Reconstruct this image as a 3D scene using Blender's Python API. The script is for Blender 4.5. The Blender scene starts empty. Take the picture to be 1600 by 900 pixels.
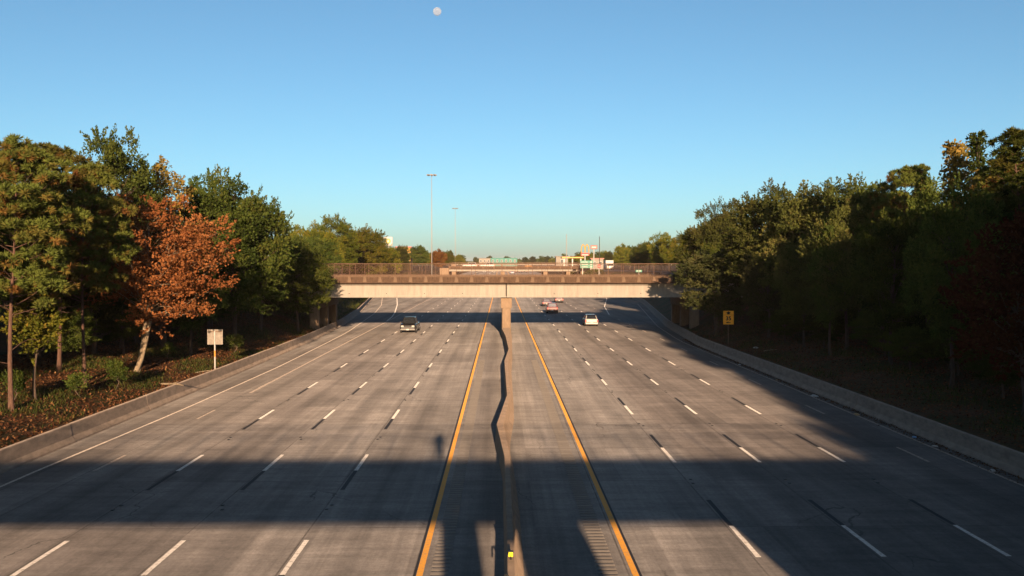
import bpy, math, random
import numpy as np
from mathutils import Vector, Matrix, Euler

R = math.radians
scene = bpy.context.scene
col = scene.collection

# ------------------------------------------------------------------ camera, sky, sun, exposure
CAM_Z = 8.33
cd = bpy.data.cameras.new('camera')
cam = bpy.data.objects.new('camera', cd)
col.objects.link(cam)
cam.location = (0.0, 0.0, CAM_Z)
cam.rotation_euler = (R(90 - 1.45), 0, R(-0.70))
cd.sensor_width = 36.0
cd.lens = 31.2
cd.clip_start = 0.05
cd.clip_end = 12000
scene.camera = cam

SUN_EL = R(10.6)
SUN_AZ = 0.070                       # lateral run of the light per metre forward (towards -x)
w = bpy.data.worlds.new('World')
scene.world = w
w.use_nodes = True
wn = w.node_tree.nodes
wl = w.node_tree.links
bg = wn['Background']
sky = wn.new('ShaderNodeTexSky')
sky.sky_type = 'NISHITA'
sky.sun_disc = False
sky.sun_elevation = SUN_EL
sky.sun_rotation = math.atan2(SUN_AZ, -1.0)
sky.altitude = 0
sky.air_density = 0.75
sky.dust_density = 1.0
sky.ozone_density = 4.5
wb = wn.new('ShaderNodeMix'); wb.data_type = 'RGBA'; wb.blend_type = 'MULTIPLY'; wb.inputs[0].default_value = 1.0
wb.inputs[7].default_value = (1.08, 0.975, 0.73, 1)        # white balance of the whole sky
wl.new(sky.outputs[0], wb.inputs[6])
wl.new(wb.outputs[2], bg.inputs['Color'])
bg.inputs['Strength'].default_value = 0.072

sd = bpy.data.lights.new('sun', 'SUN')
sd.energy = 5.0
sd.angle = R(0.5)
sd.color = (1.0, 0.67, 0.41)
so = bpy.data.objects.new('sun', sd)
col.objects.link(so)
so.rotation_euler = Vector((-SUN_AZ, 1.0, -math.tan(SUN_EL) * math.sqrt(1 + SUN_AZ ** 2))).to_track_quat('-Z', 'Y').to_euler()
so.location = (10, -40, 60)

scene.view_settings.view_transform = 'Standard'
scene.view_settings.look = 'None'
scene.view_settings.exposure = 1.65
scene.view_settings.gamma = 1.0
scene.render.engine = 'CYCLES'
scene.cycles.max_bounces = 6
scene.cycles.diffuse_bounces = 3
scene.cycles.glossy_bounces = 3
scene.cycles.transmission_bounces = 4
scene.cycles.transparent_max_bounces = 16
scene.cycles.use_denoising = True
scene.cycles.sample_clamp_indirect = 4.0

# ------------------------------------------------------------------ helpers
def tag(o, label=None, cat=None, group=None, kind=None):
    if label: o['label'] = label
    if cat: o['category'] = cat
    if group: o['group'] = group
    if kind: o['kind'] = kind
    return o

def link(o, parent=None):
    col.objects.link(o)
    if parent is not None:
        o.parent = parent
    return o

def empty(name, loc=(0, 0, 0), rz=0.0, parent=None):
    o = bpy.data.objects.new(name, None)
    o.empty_display_size = 0.3
    o.location = loc
    o.rotation_euler = (0, 0, rz)
    return link(o, parent)

def np_mesh(name, V, F, mat=None, smooth=False):
    """V (n,3) array, F (m,k) array of equal-size faces"""
    V = np.asarray(V, dtype=np.float32)
    F = np.asarray(F, dtype=np.int32)
    m = bpy.data.meshes.new(name)
    n, k = F.shape
    m.vertices.add(len(V))
    m.vertices.foreach_set('co', V.ravel())
    m.loops.add(n * k)
    m.loops.foreach_set('vertex_index', F.ravel())
    m.polygons.add(n)
    m.polygons.foreach_set('loop_start', np.arange(0, n * k, k, dtype=np.int32))
    if smooth:
        m.polygons.foreach_set('use_smooth', np.ones(n, dtype=bool))
    m.update(calc_edges=True)
    if mat: m.materials.append(mat)
    return m

class MB:
    """collects simple shapes and links them as one mesh object"""
    def __init__(s): s.v = []; s.f = []
    def add(s, vs, fs):
        o = len(s.v); s.v += [tuple(v) for v in vs]; s.f += [tuple(i + o for i in f) for f in fs]; return s
    def box(s, x0, x1, y0, y1, z0, z1, M=None):
        vs = [(x0,y0,z0),(x1,y0,z0),(x1,y1,z0),(x0,y1,z0),(x0,y0,z1),(x1,y0,z1),(x1,y1,z1),(x0,y1,z1)]
        if M is not None: vs = [M @ Vector(v) for v in vs]
        return s.add(vs, [(0,3,2,1),(4,5,6,7),(0,1,5,4),(1,2,6,5),(2,3,7,6),(3,0,4,7)])
    def tube(s, pts, rad, n=8, cap=True):
        pts = [Vector(p) for p in pts]
        if not hasattr(rad, '__len__'): rad = [rad] * len(pts)
        rings = []
        for i, p in enumerate(pts):
            d = (pts[min(i+1, len(pts)-1)] - pts[max(i-1, 0)]).normalized()
            a = Vector((1,0,0)) if abs(d.x) < 0.8 else Vector((0,1,0))
            u = d.cross(a).normalized(); v = d.cross(u)
            rings.append([p + (u*math.cos(t) + v*math.sin(t))*rad[i] for t in [2*math.pi*k/n for k in range(n)]])
        vs = [q for r in rings for q in r]; fs = []
        for i in range(len(pts)-1):
            for k in range(n):
                fs.append((i*n+k, i*n+(k+1)%n, (i+1)*n+(k+1)%n, (i+1)*n+k))
        if cap:
            fs.append(tuple(range(n-1, -1, -1))); fs.append(tuple((len(pts)-1)*n+k for k in range(n)))
        return s.add(vs, fs)
    def prism(s, poly, y0, y1):
        """poly in (x,z), extruded along y"""
        n = len(poly)
        vs = [(x, y0, z) for x, z in poly] + [(x, y1, z) for x, z in poly]
        fs = [tuple(range(n)), tuple(range(2*n-1, n-1, -1))] + [(k, n+k, n+(k+1)%n, (k+1)%n) for k in range(n)]
        return s.add(vs, fs)
    def loft(s, rings, cap=True):
        n = len(rings[0]); vs = [p for r in rings for p in r]; fs = []
        for i in range(len(rings)-1):
            for k in range(n):
                fs.append((i*n+k, i*n+(k+1)%n, (i+1)*n+(k+1)%n, (i+1)*n+k))
        if cap:
            fs.append(tuple(range(n-1, -1, -1))); fs.append(tuple((len(rings)-1)*n+k for k in range(n)))
        return s.add(vs, fs)
    def mesh(s, name, mat, smooth=False):
        m = bpy.data.meshes.new(name)
        m.from_pydata(s.v, [], s.f)
        m.materials.append(mat)
        if smooth:
            for p in m.polygons: p.use_smooth = True
        m.update()
        return m
    def build(s, name, mat, parent=None, smooth=False, bevel=0):
        o = bpy.data.objects.new(name, s.mesh(name, mat, smooth))
        link(o, parent)
        if bevel:
            b = o.modifiers.new('bevel', 'BEVEL'); b.width = bevel; b.segments = 2; b.limit_method = 'ANGLE'
        return o

def inst(name, mesh, loc=(0,0,0), rot=(0,0,0), scale=(1,1,1), parent=None):
    o = bpy.data.objects.new(name, mesh)
    o.location = loc; o.rotation_euler = rot; o.scale = scale
    return link(o, parent)

# ------------------------------------------------------------------ materials
def nodes_of(name):
    m = bpy.data.materials.new(name); m.use_nodes = True
    nt = m.node_tree
    return m, nt.nodes, nt.links, nt.nodes['Principled BSDF']

def mat(name, c, rough=0.7, var=0.25, scale=3.0, c2=None, bump=0.0, bscale=None, metal=0.0, spec=0.3, stretch=(1,1,1), drough=0.0):
    m, N, L, P = nodes_of(name)
    tc = N.new('ShaderNodeTexCoord'); mp = N.new('ShaderNodeMapping'); mp.inputs['Scale'].default_value = stretch
    L.new(tc.outputs['Object'], mp.inputs['Vector'])
    nz = N.new('ShaderNodeTexNoise'); nz.inputs['Scale'].default_value = scale; nz.inputs['Detail'].default_value = 6
    nz.inputs['Roughness'].default_value = 0.65
    L.new(mp.outputs[0], nz.inputs['Vector'])
    rp = N.new('ShaderNodeValToRGB')
    d = c2 if c2 else tuple(v * (1 - var) for v in c)
    u = c if c2 else tuple(min(1, v * (1 + var * 0.6)) for v in c)
    rp.color_ramp.elements[0].position = 0.3; rp.color_ramp.elements[0].color = (*d, 1)
    rp.color_ramp.elements[1].position = 0.72; rp.color_ramp.elements[1].color = (*u, 1)
    L.new(nz.outputs['Fac'], rp.inputs['Fac'])
    L.new(rp.outputs[0], P.inputs['Base Color'])
    P.inputs['Roughness'].default_value = rough
    P.inputs['Metallic'].default_value = metal
    P.inputs['Specular IOR Level'].default_value = spec
    P.inputs['Diffuse Roughness'].default_value = drough
    if bump:
        b = N.new('ShaderNodeBump'); b.inputs['Strength'].default_value = bump; b.inputs['Distance'].default_value = 0.02
        n2 = N.new('ShaderNodeTexNoise'); n2.inputs['Scale'].default_value = bscale or scale * 6; n2.inputs['Detail'].default_value = 4
        L.new(mp.outputs[0], n2.inputs['Vector']); L.new(n2.outputs['Fac'], b.inputs['Height']); L.new(b.outputs[0], P.inputs['Normal'])
    return m

def math_node(N, L, op, a, b=None, c=None):
    n = N.new('ShaderNodeMath'); n.operation = op
    for i, v in enumerate((a, b, c)):
        if v is None: continue
        if isinstance(v, (int, float)): n.inputs[i].default_value = v
        else: L.new(v, n.inputs[i])
    return n.outputs[0]

def mixc(N, L, fac, a, b, mode='MIX'):
    n = N.new('ShaderNodeMix'); n.data_type = 'RGBA'; n.blend_type = mode
    for sock, v in ((n.inputs[0], fac), (n.inputs[6], a), (n.inputs[7], b)):
        if isinstance(v, (int, float)): sock.default_value = v
        elif isinstance(v, tuple): sock.default_value = (*v, 1)
        else: L.new(v, sock)
    return n.outputs[2]

LANES = [-18.4, -16.5, -13.1, -9.6, -5.9, -2.2, 0.4, 3.6, 7.35, 10.95, 14.55, 18.15]

def road_material():
    m, N, L, P = nodes_of('road_concrete')
    tc = N.new('ShaderNodeTexCoord')
    sp = N.new('ShaderNodeSeparateXYZ'); L.new(tc.outputs['Object'], sp.inputs[0])
    X, Y = sp.outputs[0], sp.outputs[1]
    def noise(sx, sy, scale, detail=5, rough=0.6):
        mp = N.new('ShaderNodeMapping'); mp.inputs['Scale'].default_value = (sx, sy, 1)
        L.new(tc.outputs['Object'], mp.inputs['Vector'])
        n = N.new('ShaderNodeTexNoise'); n.inputs['Scale'].default_value = scale; n.inputs['Detail'].default_value = detail
        n.inputs['Roughness'].default_value = rough
        L.new(mp.outputs[0], n.inputs['Vector']); return n.outputs['Fac']
    def ramp(f, p0, v0, p1, v1):
        n = N.new('ShaderNodeMapRange'); L.new(f, n.inputs[0])
        for i, v in enumerate((p0, p1, v0, v1)): n.inputs[i+1].default_value = v
        return n.outputs[0]
    # tone of each lane slab, by position across the carriageway
    wob = noise(1, 0.08, 0.5, 3)
    xw = math_node(N, L, 'ADD', X, ramp(wob, 0.3, -0.18, 0.7, 0.18))
    u = ramp(xw, -21.0, 0.0, 24.0, 1.0)
    cr = N.new('ShaderNodeValToRGB'); L.new(u, cr.inputs[0])
    def pos(x): return (x + 21.0) / 45.0
    stops = [(-21, (.235,.205,.18)), (-18.3, (.225,.18,.15)), (-16.4, (.235,.195,.165)), (-13.0, (.25,.205,.175)), (-9.5, (.26,.22,.19)),
             (-5.8, (.27,.235,.205)), (-2.3, (.255,.22,.19)), (-1.2, (.245,.205,.175)), (0.6, (.29,.245,.205)), (3.7, (.275,.24,.21)),
             (6.9, (.27,.24,.215)), (8.6, (.215,.175,.15)), (11.0, (.205,.168,.143)), (14.6, (.21,.17,.145)), (18.0, (.195,.165,.145)), (20.0, (.17,.15,.135))]
    el = cr.color_ramp.elements
    while len(el) < len(stops): el.new(0.5)
    for e, (x, c) in zip(el, stops):
        e.position = pos(x); g = sum(c) / 3; e.color = (*[(v * .45 + g * .55) * 0.42 * t for v, t in zip(c, (.99, 1.0, 1.03))], 1)
    base = cr.outputs[0]
    # traffic polish along the lanes, tining across them, blotches
    streak = ramp(noise(2.6, 0.05, 1.0, 6, .7), 0.3, 0.76, 0.7, 1.18)
    cross = ramp(noise(0.35, 2.4, 1.0, 6, 0.75), 0.28, 0.74, 0.72, 1.22)
    cross2 = ramp(noise(0.5, 0.7, 1.0, 6, 0.7), 0.3, 0.80, 0.7, 1.16)
    blot = ramp(noise(1, 0.4, 0.35, 6), 0.3, 0.80, 0.7, 1.15)
    fine = ramp(noise(1, .6, 9, 8, 0.85), 0.28, 0.66, 0.72, 1.3)
    f = math_node(N, L, 'MULTIPLY', streak, cross)
    f = math_node(N, L, 'MULTIPLY', f, cross2)
    f = math_node(N, L, 'MULTIPLY', f, blot)
    f = math_node(N, L, 'MULTIPLY', f, fine)
    # oil band along each lane centre
    lx = math_node(N, L, 'FRACT', math_node(N, L, 'DIVIDE', math_node(N, L, 'ADD', X, 46 - 0.05), 3.62))
    dc = math_node(N, L, 'ABSOLUTE', math_node(N, L, 'SUBTRACT', lx, 0.5))
    oil = ramp(dc, 0.03, 0.80, 0.20, 1.04)
    f = math_node(N, L, 'MULTIPLY', f, oil)
    # each cast slab has its own tone
    cb = N.new('ShaderNodeCombineXYZ')
    L.new(math_node(N, L, 'FLOOR', math_node(N, L, 'DIVIDE', math_node(N, L, 'ADD', X, 45.97), 3.62)), cb.inputs[0])
    L.new(math_node(N, L, 'FLOOR', math_node(N, L, 'ADD', math_node(N, L, 'DIVIDE', math_node(N, L, 'ADD', Y, 200.7), 6.1), 0.5)), cb.inputs[1])
    wnn = N.new('ShaderNodeTexWhiteNoise'); wnn.noise_dimensions = '2D'; L.new(cb.outputs[0], wnn.inputs['Vector'])
    f = math_node(N, L, 'MULTIPLY', f, ramp(wnn.outputs['Value'], 0.0, 0.84, 1.0, 1.13))
    # joints: along every lane edge, across every 4.6 m
    jn = noise(1, 1, 1.3, 4)
    jm = None
    for x in LANES:
        if x in (0.4,): continue
        d = math_node(N, L, 'ABSOLUTE', math_node(N, L, 'SUBTRACT', xw if False else X, x - 0.16))
        g = math_node(N, L, 'LESS_THAN', d, 0.026)
        jm = g if jm is None else math_node(N, L, 'MAXIMUM', jm, g)
    ty = math_node(N, L, 'FRACT', math_node(N, L, 'DIVIDE', math_node(N, L, 'ADD', Y, 200.7), 6.1))
    tj = math_node(N, L, 'LESS_THAN', math_node(N, L, 'ABSOLUTE', math_node(N, L, 'SUBTRACT', ty, 0.5)), 0.0034)
    tj = math_node(N, L, 'MULTIPLY', tj, ramp(jn, 0.3, 0.25, 0.6, 0.8))
    jm = math_node(N, L, 'MULTIPLY', jm, ramp(jn, 0.3, 0.25, 0.65, 0.85))
    jm = math_node(N, L, 'MAXIMUM', jm, tj)
    hs = N.new('ShaderNodeVectorMath'); hs.operation = 'SCALE'
    L.new(base, hs.inputs[0]); L.new(f, hs.inputs['Scale'])
    cc = mixc(N, L, jm, hs.outputs[0], (.03, .027, .025))
    # wandering cracks, only here and there
    wv = N.new('ShaderNodeTexNoise'); wv.inputs['Scale'].default_value = 0.9; wv.inputs['Detail'].default_value = 5; L.new(tc.outputs['Object'], wv.inputs['Vector'])
    va = N.new('ShaderNodeVectorMath'); va.operation = 'MULTIPLY_ADD'; L.new(wv.outputs['Color'], va.inputs[0]); va.inputs[1].default_value = (1.2, 1.2, 0); L.new(tc.outputs['Object'], va.inputs[2])
    vc = N.new('ShaderNodeTexVoronoi'); vc.feature = 'DISTANCE_TO_EDGE'; vc.inputs['Scale'].default_value = 0.17; L.new(va.outputs[0], vc.inputs['Vector'])
    ck = math_node(N, L, 'LESS_THAN', vc.outputs['Distance'], 0.0035)
    ck = math_node(N, L, 'MULTIPLY', ck, ramp(noise(1, 1, 0.12, 3), 0.5, 0.0, 0.6, 0.75))
    cc = mixc(N, L, ck, cc, (.028, .026, .025))
    # small dark spots: oil drips, gum
    vo = N.new('ShaderNodeTexVoronoi'); vo.inputs['Scale'].default_value = 0.9; L.new(tc.outputs['Object'], vo.inputs['Vector'])
    spot = math_node(N, L, 'LESS_THAN', vo.outputs['Distance'], 0.045)
    cc = mixc(N, L, math_node(N, L, 'MULTIPLY', spot, 0.55), cc, (.05, .045, .04))
    L.new(cc, P.inputs['Base Color'])
    P.inputs['Roughness'].default_value = 0.85
    P.inputs['Specular IOR Level'].default_value = 0.2
    P.inputs['Diffuse Roughness'].default_value = 1.0
    b = N.new('ShaderNodeBump'); b.inputs['Strength'].default_value = 0.25; b.inputs['Distance'].default_value = 0.01
    L.new(noise(1, 3, 14, 4), b.inputs['Height']); L.new(b.outputs[0], P.inputs['Normal'])
    return m

def paint_material(name, c, wear=0.45, under=(.24,.2,.175)):
    m, N, L, P = nodes_of(name)
    tc = N.new('ShaderNodeTexCoord'); oi = N.new('ShaderNodeObjectInfo')
    ad = N.new('ShaderNodeVectorMath'); L.new(tc.outputs['Object'], ad.inputs[0]); L.new(oi.outputs['Location'], ad.inputs[1])
    n1 = N.new('ShaderNodeTexNoise'); n1.inputs['Scale'].default_value = 7; n1.inputs['Detail'].default_value = 6; n1.inputs['Roughness'].default_value = 0.75
    L.new(ad.outputs[0], n1.inputs['Vector'])
    mr = N.new('ShaderNodeMapRange'); L.new(n1.outputs['Fac'], mr.inputs[0])
    mr.inputs[1].default_value = 1.0 - wear - 0.15; mr.inputs[2].default_value = 1.0 - wear + 0.12
    cc = mixc(N, L, mr.outputs[0], c, under)
    L.new(cc, P.inputs['Base Color']); P.inputs['Roughness'].default_value = 0.75
    P.inputs['Specular IOR Level'].default_value = 0.2
    P.inputs['Diffuse Roughness'].default_value = 1.0
    return m

def leaf_material(name, cols, trans=0.22, spread=0.35):
    m = bpy.data.materials.new(name); m.use_nodes = True
    N, L = m.node_tree.nodes, m.node_tree.links
    N.remove(N['Principled BSDF'])
    at = N.new('ShaderNodeAttribute'); at.attribute_name = 'tint'
    cr = N.new('ShaderNodeValToRGB'); L.new(at.outputs['Fac'], cr.inputs[0])
    el = cr.color_ramp.elements
    while len(el) < len(cols): el.new(0.5)
    for i, c in enumerate(cols):
        el[i].position = i / (len(cols) - 1); el[i].color = (*c, 1)
    oi = N.new('ShaderNodeObjectInfo')
    hv = N.new('ShaderNodeHueSaturation')
    mh = N.new('ShaderNodeMapRange'); L.new(oi.outputs['Random'], mh.inputs[0]); mh.inputs[3].default_value = 0.485; mh.inputs[4].default_value = 0.512
    mv = N.new('ShaderNodeMapRange'); L.new(math_node(N, L, 'FRACT', math_node(N, L, 'MULTIPLY', oi.outputs['Random'], 7.31)), mv.inputs[0])
    mv.inputs[3].default_value = 1 - spread; mv.inputs[4].default_value = 1 + spread
    L.new(mh.outputs[0], hv.inputs['Hue']); L.new(mv.outputs[0], hv.inputs['Value']); L.new(cr.outputs[0], hv.inputs['Color'])
    df = N.new('ShaderNodeBsdfDiffuse'); tr = N.new('ShaderNodeBsdfTranslucent')
    L.new(hv.outputs[0], df.inputs['Color']); L.new(hv.outputs[0], tr.inputs['Color'])
    mx = N.new('ShaderNodeMixShader'); mx.inputs[0].default_value = trans
    L.new(df.outputs[0], mx.inputs[1]); L.new(tr.outputs[0], mx.inputs[2])
    L.new(mx.outputs[0], N['Material Output'].inputs['Surface'])
    return m

def chainlink_material():
    m = bpy.data.materials.new('chainlink'); m.use_nodes = True
    N, L = m.node_tree.nodes, m.node_tree.links
    P = N['Principled BSDF']
    P.inputs['Base Color'].default_value = (.16, .085, .05, 1); P.inputs['Roughness'].default_value = 0.7
    tc = N.new('ShaderNodeTexCoord'); sp = N.new('ShaderNodeSeparateXYZ'); L.new(tc.outputs['Object'], sp.inputs[0])
    a = math_node(N, L, 'FRACT', math_node(N, L, 'MULTIPLY', math_node(N, L, 'ADD', sp.outputs[0], sp.outputs[2]), 13.0))
    b = math_node(N, L, 'FRACT', math_node(N, L, 'MULTIPLY', math_node(N, L, 'SUBTRACT', sp.outputs[0], sp.outputs[2]), 13.0))
    k = math_node(N, L, 'MAXIMUM', math_node(N, L, 'LESS_THAN', a, 0.03), math_node(N, L, 'LESS_THAN', b, 0.03))
    t = N.new('ShaderNodeBsdfTransparent'); mx = N.new('ShaderNodeMixShader')
    L.new(k, mx.inputs[0]); L.new(t.outputs[0], mx.inputs[1]); L.new(P.outputs[0], mx.inputs[2])
    L.new(mx.outputs[0], N['Material Output'].inputs['Surface'])
    return m

def ground_material():
    m, N, L, P = nodes_of('bank_soil')
    tc = N.new('ShaderNodeTexCoord')
    def nz(s, d=6):
        n = N.new('ShaderNodeTexNoise'); n.inputs['Scale'].default_value = s; n.inputs['Detail'].default_value = d; n.inputs['Roughness'].default_value = 0.7
        L.new(tc.outputs['Object'], n.inputs['Vector']); return n.outputs['Fac']
    r1 = N.new('ShaderNodeValToRGB'); L.new(nz(0.35), r1.inputs[0])
    e = r1.color_ramp.elements; e[0].position = .38; e[0].color = (.03,.038,.013,1); e[1].position = .6; e[1].color = (.075,.044,.026,1)
    r2 = N.new('ShaderNodeValToRGB'); L.new(nz(9), r2.inputs[0])
    e = r2.color_ramp.elements; e[0].position = .3; e[0].color = (.45,.4,.35,1); e[1].position = .7; e[1].color = (1.5,1.35,1.2,1)
    c = mixc(N, L, 1.0, r1.outputs[0], r2.outputs[0], 'MULTIPLY')
    L.new(c, P.inputs['Base Color']); P.inputs['Roughness'].default_value = 0.95; P.inputs['Specular IOR Level'].default_value = 0.1
    b = N.new('ShaderNodeBump'); b.inputs['Strength'].default_value = 0.8; b.inputs['Distance'].default_value = 0.08
    L.new(nz(5), b.inputs['Height']); L.new(b.outputs[0], P.inputs['Normal'])
    return m

M = {}
M['road'] = road_material()
M['white_paint'] = paint_material('white_paint', (.35,.34,.325), 0.38, (.11,.09,.08))
M['worn_paint'] = paint_material('worn_paint', (.26,.23,.20), 0.52, (.11,.09,.08))
M['edge_paint'] = paint_material('edge_paint', (.30,.27,.24), 0.44, (.11,.09,.08))
M['black_paint'] = paint_material('black_paint', (.012,.012,.013), 0.2, (.09,.08,.07))
M['yellow_paint'] = paint_material('yellow_paint', (.34,.165,.022), 0.36, (.11,.09,.08))
M['barrier'] = mat('barrier_concrete', (.16,.13,.108), .9, .35, 1.6, bump=.35, bscale=14, drough=1.0, stretch=(1,1,2.5))
M['median'] = mat('median_concrete', (.125,.094,.07), .9, .3, 2.0, bump=.3, bscale=18, drough=1.0)
M['patch'] = mat('patch_concrete', (.105,.096,.088), .9, .22, 1.2, bump=.2, bscale=30, stretch=(.4,2.5,1), drough=1.0)
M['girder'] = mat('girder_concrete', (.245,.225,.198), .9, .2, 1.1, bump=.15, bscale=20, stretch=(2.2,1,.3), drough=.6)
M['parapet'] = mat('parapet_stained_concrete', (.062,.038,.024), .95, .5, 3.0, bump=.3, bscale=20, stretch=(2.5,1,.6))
M['pilaster'] = mat('pilaster_concrete', (.105,.07,.046), .95, .3, 3.0, bump=.2)
M['pier'] = mat('pier_concrete', (.17,.12,.08), .9, .25, 2.0, bump=.25, stretch=(2,2,.6))
M['deck'] = mat('deck_concrete', (.16,.14,.12), .9, .3, 2.0)
M['rust'] = mat('rusty_steel', (.10,.058,.036), .7, .4, 8.0)
M['dark_steel'] = mat('dark_steel', (.04,.035,.03), .6, .3, 8.0)
M['chain'] = chainlink_material()
M['galv'] = mat('galvanised_steel', (.22,.215,.21), .5, .2, 6.0, metal=.5)
M['palesteel'] = mat('pale_pole_steel', (.20,.195,.19), .5, .12, 4.0)
M['signback'] = mat('weathered_aluminium', (.19,.172,.15), .6, .4, 5.0, c2=(.10,.085,.07))
M['yellow_sign'] = mat('yellow_sign_sheet', (.72,.30,.015), .5, .15, 4.0)
M['black'] = mat('black_ink', (.012,.012,.012), .6, .1, 4.0)
M['white'] = mat('white_sheet', (.30,.295,.285), .5, .08, 4.0)
M['green_sign'] = mat('green_sign_sheet', (.006,.13,.088), .5, .12, 4.0)
M['red_sign'] = mat('red_sign_sheet', (.26,.01,.01), .5, .12, 4.0)
M['pink_sign'] = mat('faded_red_sign', (.25,.075,.065), .5, .15, 4.0)
M['gold'] = mat('golden_plastic', (.36,.2,.01), .4, .05, 4.0)
M['orange_board'] = mat('orange_board', (.33,.14,.012), .6, .1, 4.0)
M['asphalt'] = mat('asphalt', (.055,.055,.058), .9, .3, 1.5, bump=.2)
M['ground'] = ground_material()
M['bark'] = mat('grey_brown_bark', (.062,.044,.033), .95, .5, 5.0, bump=.9, bscale=22, stretch=(3,3,.6))
M['pine_bark'] = mat('red_pine_bark', (.078,.043,.03), .95, .55, 5.0, bump=.9, bscale=20, stretch=(3,3,.7))
M['pale_bark'] = mat('pale_mottled_bark', (.24,.19,.13), .9, .5, 5.0, c2=(.08,.06,.04), bump=.5, stretch=(2,2,1))
M['litter_leaf'] = leaf_material('leaf_litter', [(.03,.015,.009), (.08,.035,.017), (.12,.055,.024), (.15,.085,.036)], .05, .1)
M['grass'] = leaf_material('grass_blades', [(.014,.022,.006), (.032,.045,.011), (.075,.075,.022)], .25, .1)
LM = {
 'oak':    leaf_material('leaf_dark_green', [(.012,.020,.005), (.028,.043,.010), (.048,.065,.014), (.080,.080,.017)]),
 'olive':  leaf_material('leaf_olive', [(.017,.023,.007), (.037,.048,.013), (.058,.067,.018), (.085,.074,.024)]),
 'yellow': leaf_material('leaf_yellow_green', [(.022,.034,.007), (.055,.075,.012), (.105,.11,.016), (.17,.12,.02)]),
 'orange': leaf_material('leaf_orange', [(.06,.023,.010), (.135,.054,.018), (.19,.084,.027), (.23,.115,.040)]),
 'red':    leaf_material('leaf_red_brown', [(.018,.008,.005), (.04,.015,.008), (.065,.024,.010), (.06,.033,.012)]),
 'pine':   leaf_material('pine_needles', [(.12,.052,.018), (.095,.074,.019), (.064,.082,.019), (.088,.104,.022)], .15),
 'cedar':  leaf_material('cedar_spray', [(.019,.025,.010), (.040,.048,.018), (.064,.069,.026), (.088,.079,.032)]),
 'poplar': leaf_material('leaf_poplar', [(.03,.034,.01), (.085,.07,.016), (.16,.11,.025), (.2,.14,.04)]),
}

# ------------------------------------------------------------------ the lie of the land
def lerp_table(t):
    xs = np.array([a for a, b in t], float); ys = np.array([b for a, b in t], float)
    return lambda y: np.interp(y, xs, ys)

def sstep(a, b, y):
    t = np.clip((np.asarray(y, float) - a) / (b - a), 0, 1)
    return t * t * (3 - 2 * t)

def rz(y):                                        # height of the carriageway
    return 4.4 * sstep(215, 480, y) + 2.2 * sstep(480, 950, y)

xl = lerp_table([(-400,-19.9),(20,-19.9),(66,-20.2),(100,-20.8),(125,-22.0),(154,-24.5),(186,-28),(231,-33),(275,-19.5),(3000,-19.5)])
xr = lerp_table([(-400,20.4),(92,20.4),(105,21.3),(121,22.5),(192,30.8),(225,33),(262,21),(3000,21)])

def ground_z(x, y):
    x = np.asarray(x, float); y = np.asarray(y, float)
    dl = xl(y) - 0.62 - x; dr = x - xr(y) - 0.62
    d = np.maximum(np.maximum(dl, dr), 0)
    s = 0.15 + 0.30 * sstep(78, 100, y) + 0.5 * sstep(120, 240, y)
    top = 6.7 + 2.0 * sstep(300, 900, y)
    h = rz(y) + 0.72 + np.minimum(d, 3) * 0.05 + s * np.maximum(d - 0.8, 0)
    wav = 0.14 * np.sin(x * 0.9 + y * 0.31) * np.sin(y * 0.47) * np.clip(d / 3, 0, 1)
    # soft cap at the plateau
    k = 0.6
    h = h + wav
    h = top - k * np.log1p(np.exp(np.clip((top - h) / k, -30, 30)))
    inside = (x > xl(y) - 0.45) & (x < xr(y) + 0.45)
    return np.where(inside, rz(y) - 0.45, h)

def grid_obj(name, xs_fn, ys, zfn, material, smooth=True, parent=None):
    rows = [xs_fn(y) for y in ys]; n = len(rows[0])
    V = np.array([(x, y, 0) for r, y in zip(rows, ys) for x in r], float)
    V[:, 2] = zfn(V[:, 0], V[:, 1])
    i = np.arange((len(ys) - 1) * n).reshape(-1, n)[:, :-1].ravel()
    F = np.stack([i, i + 1, i + n + 1, i + n], 1)
    return link(bpy.data.objects.new(name, np_mesh(name, V, F, material, smooth)), parent)

ys_t = np.concatenate([np.arange(-260, 20, 8.0), np.arange(20, 130, 1.5), np.arange(130, 320, 4.0), np.arange(320, 700, 15.0), np.geomspace(700, 5800, 22)])
def terrain_x(y):
    L0, R0 = float(xl(y)), float(xr(y))
    off = np.concatenate([np.arange(0.64, 12, 0.7), np.arange(12, 60, 3.0), np.geomspace(60, 2800, 16)])
    return np.concatenate([(L0 - off)[::-1], [L0 - 0.46, L0 - 0.40], [R0 + 0.40, R0 + 0.46], R0 + off])
ground = grid_obj('ground', terrain_x, ys_t, ground_z, M['ground'])
tag(ground, kind='structure')

ys_r = np.concatenate([np.arange(-260, 230, 5.0), np.arange(230, 1000, 10.0), np.geomspace(1000, 3200, 10)])
road = grid_obj('highway_road', lambda y: np.linspace(float(xl(y)) - 0.35, float(xr(y)) + 0.35, 15), ys_r, lambda x, y: rz(y), M['road'])
tag(road, kind='structure')
M_strip = M['white_paint']

def line_strip(name, pts, width, material, step=6.0, lift=0.006, parent=road):
    xs = lerp_table([(y, x) for x, y in pts]); y0, y1 = pts[0][1], pts[-1][1]
    ys = np.arange(y0, y1 + step * 0.5, step)
    return grid_obj(name, lambda y: np.array([float(xs(y)) - width / 2, float(xs(y)) + width / 2]), ys, lambda x, y: rz(y) + lift, material, parent=parent)

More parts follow.
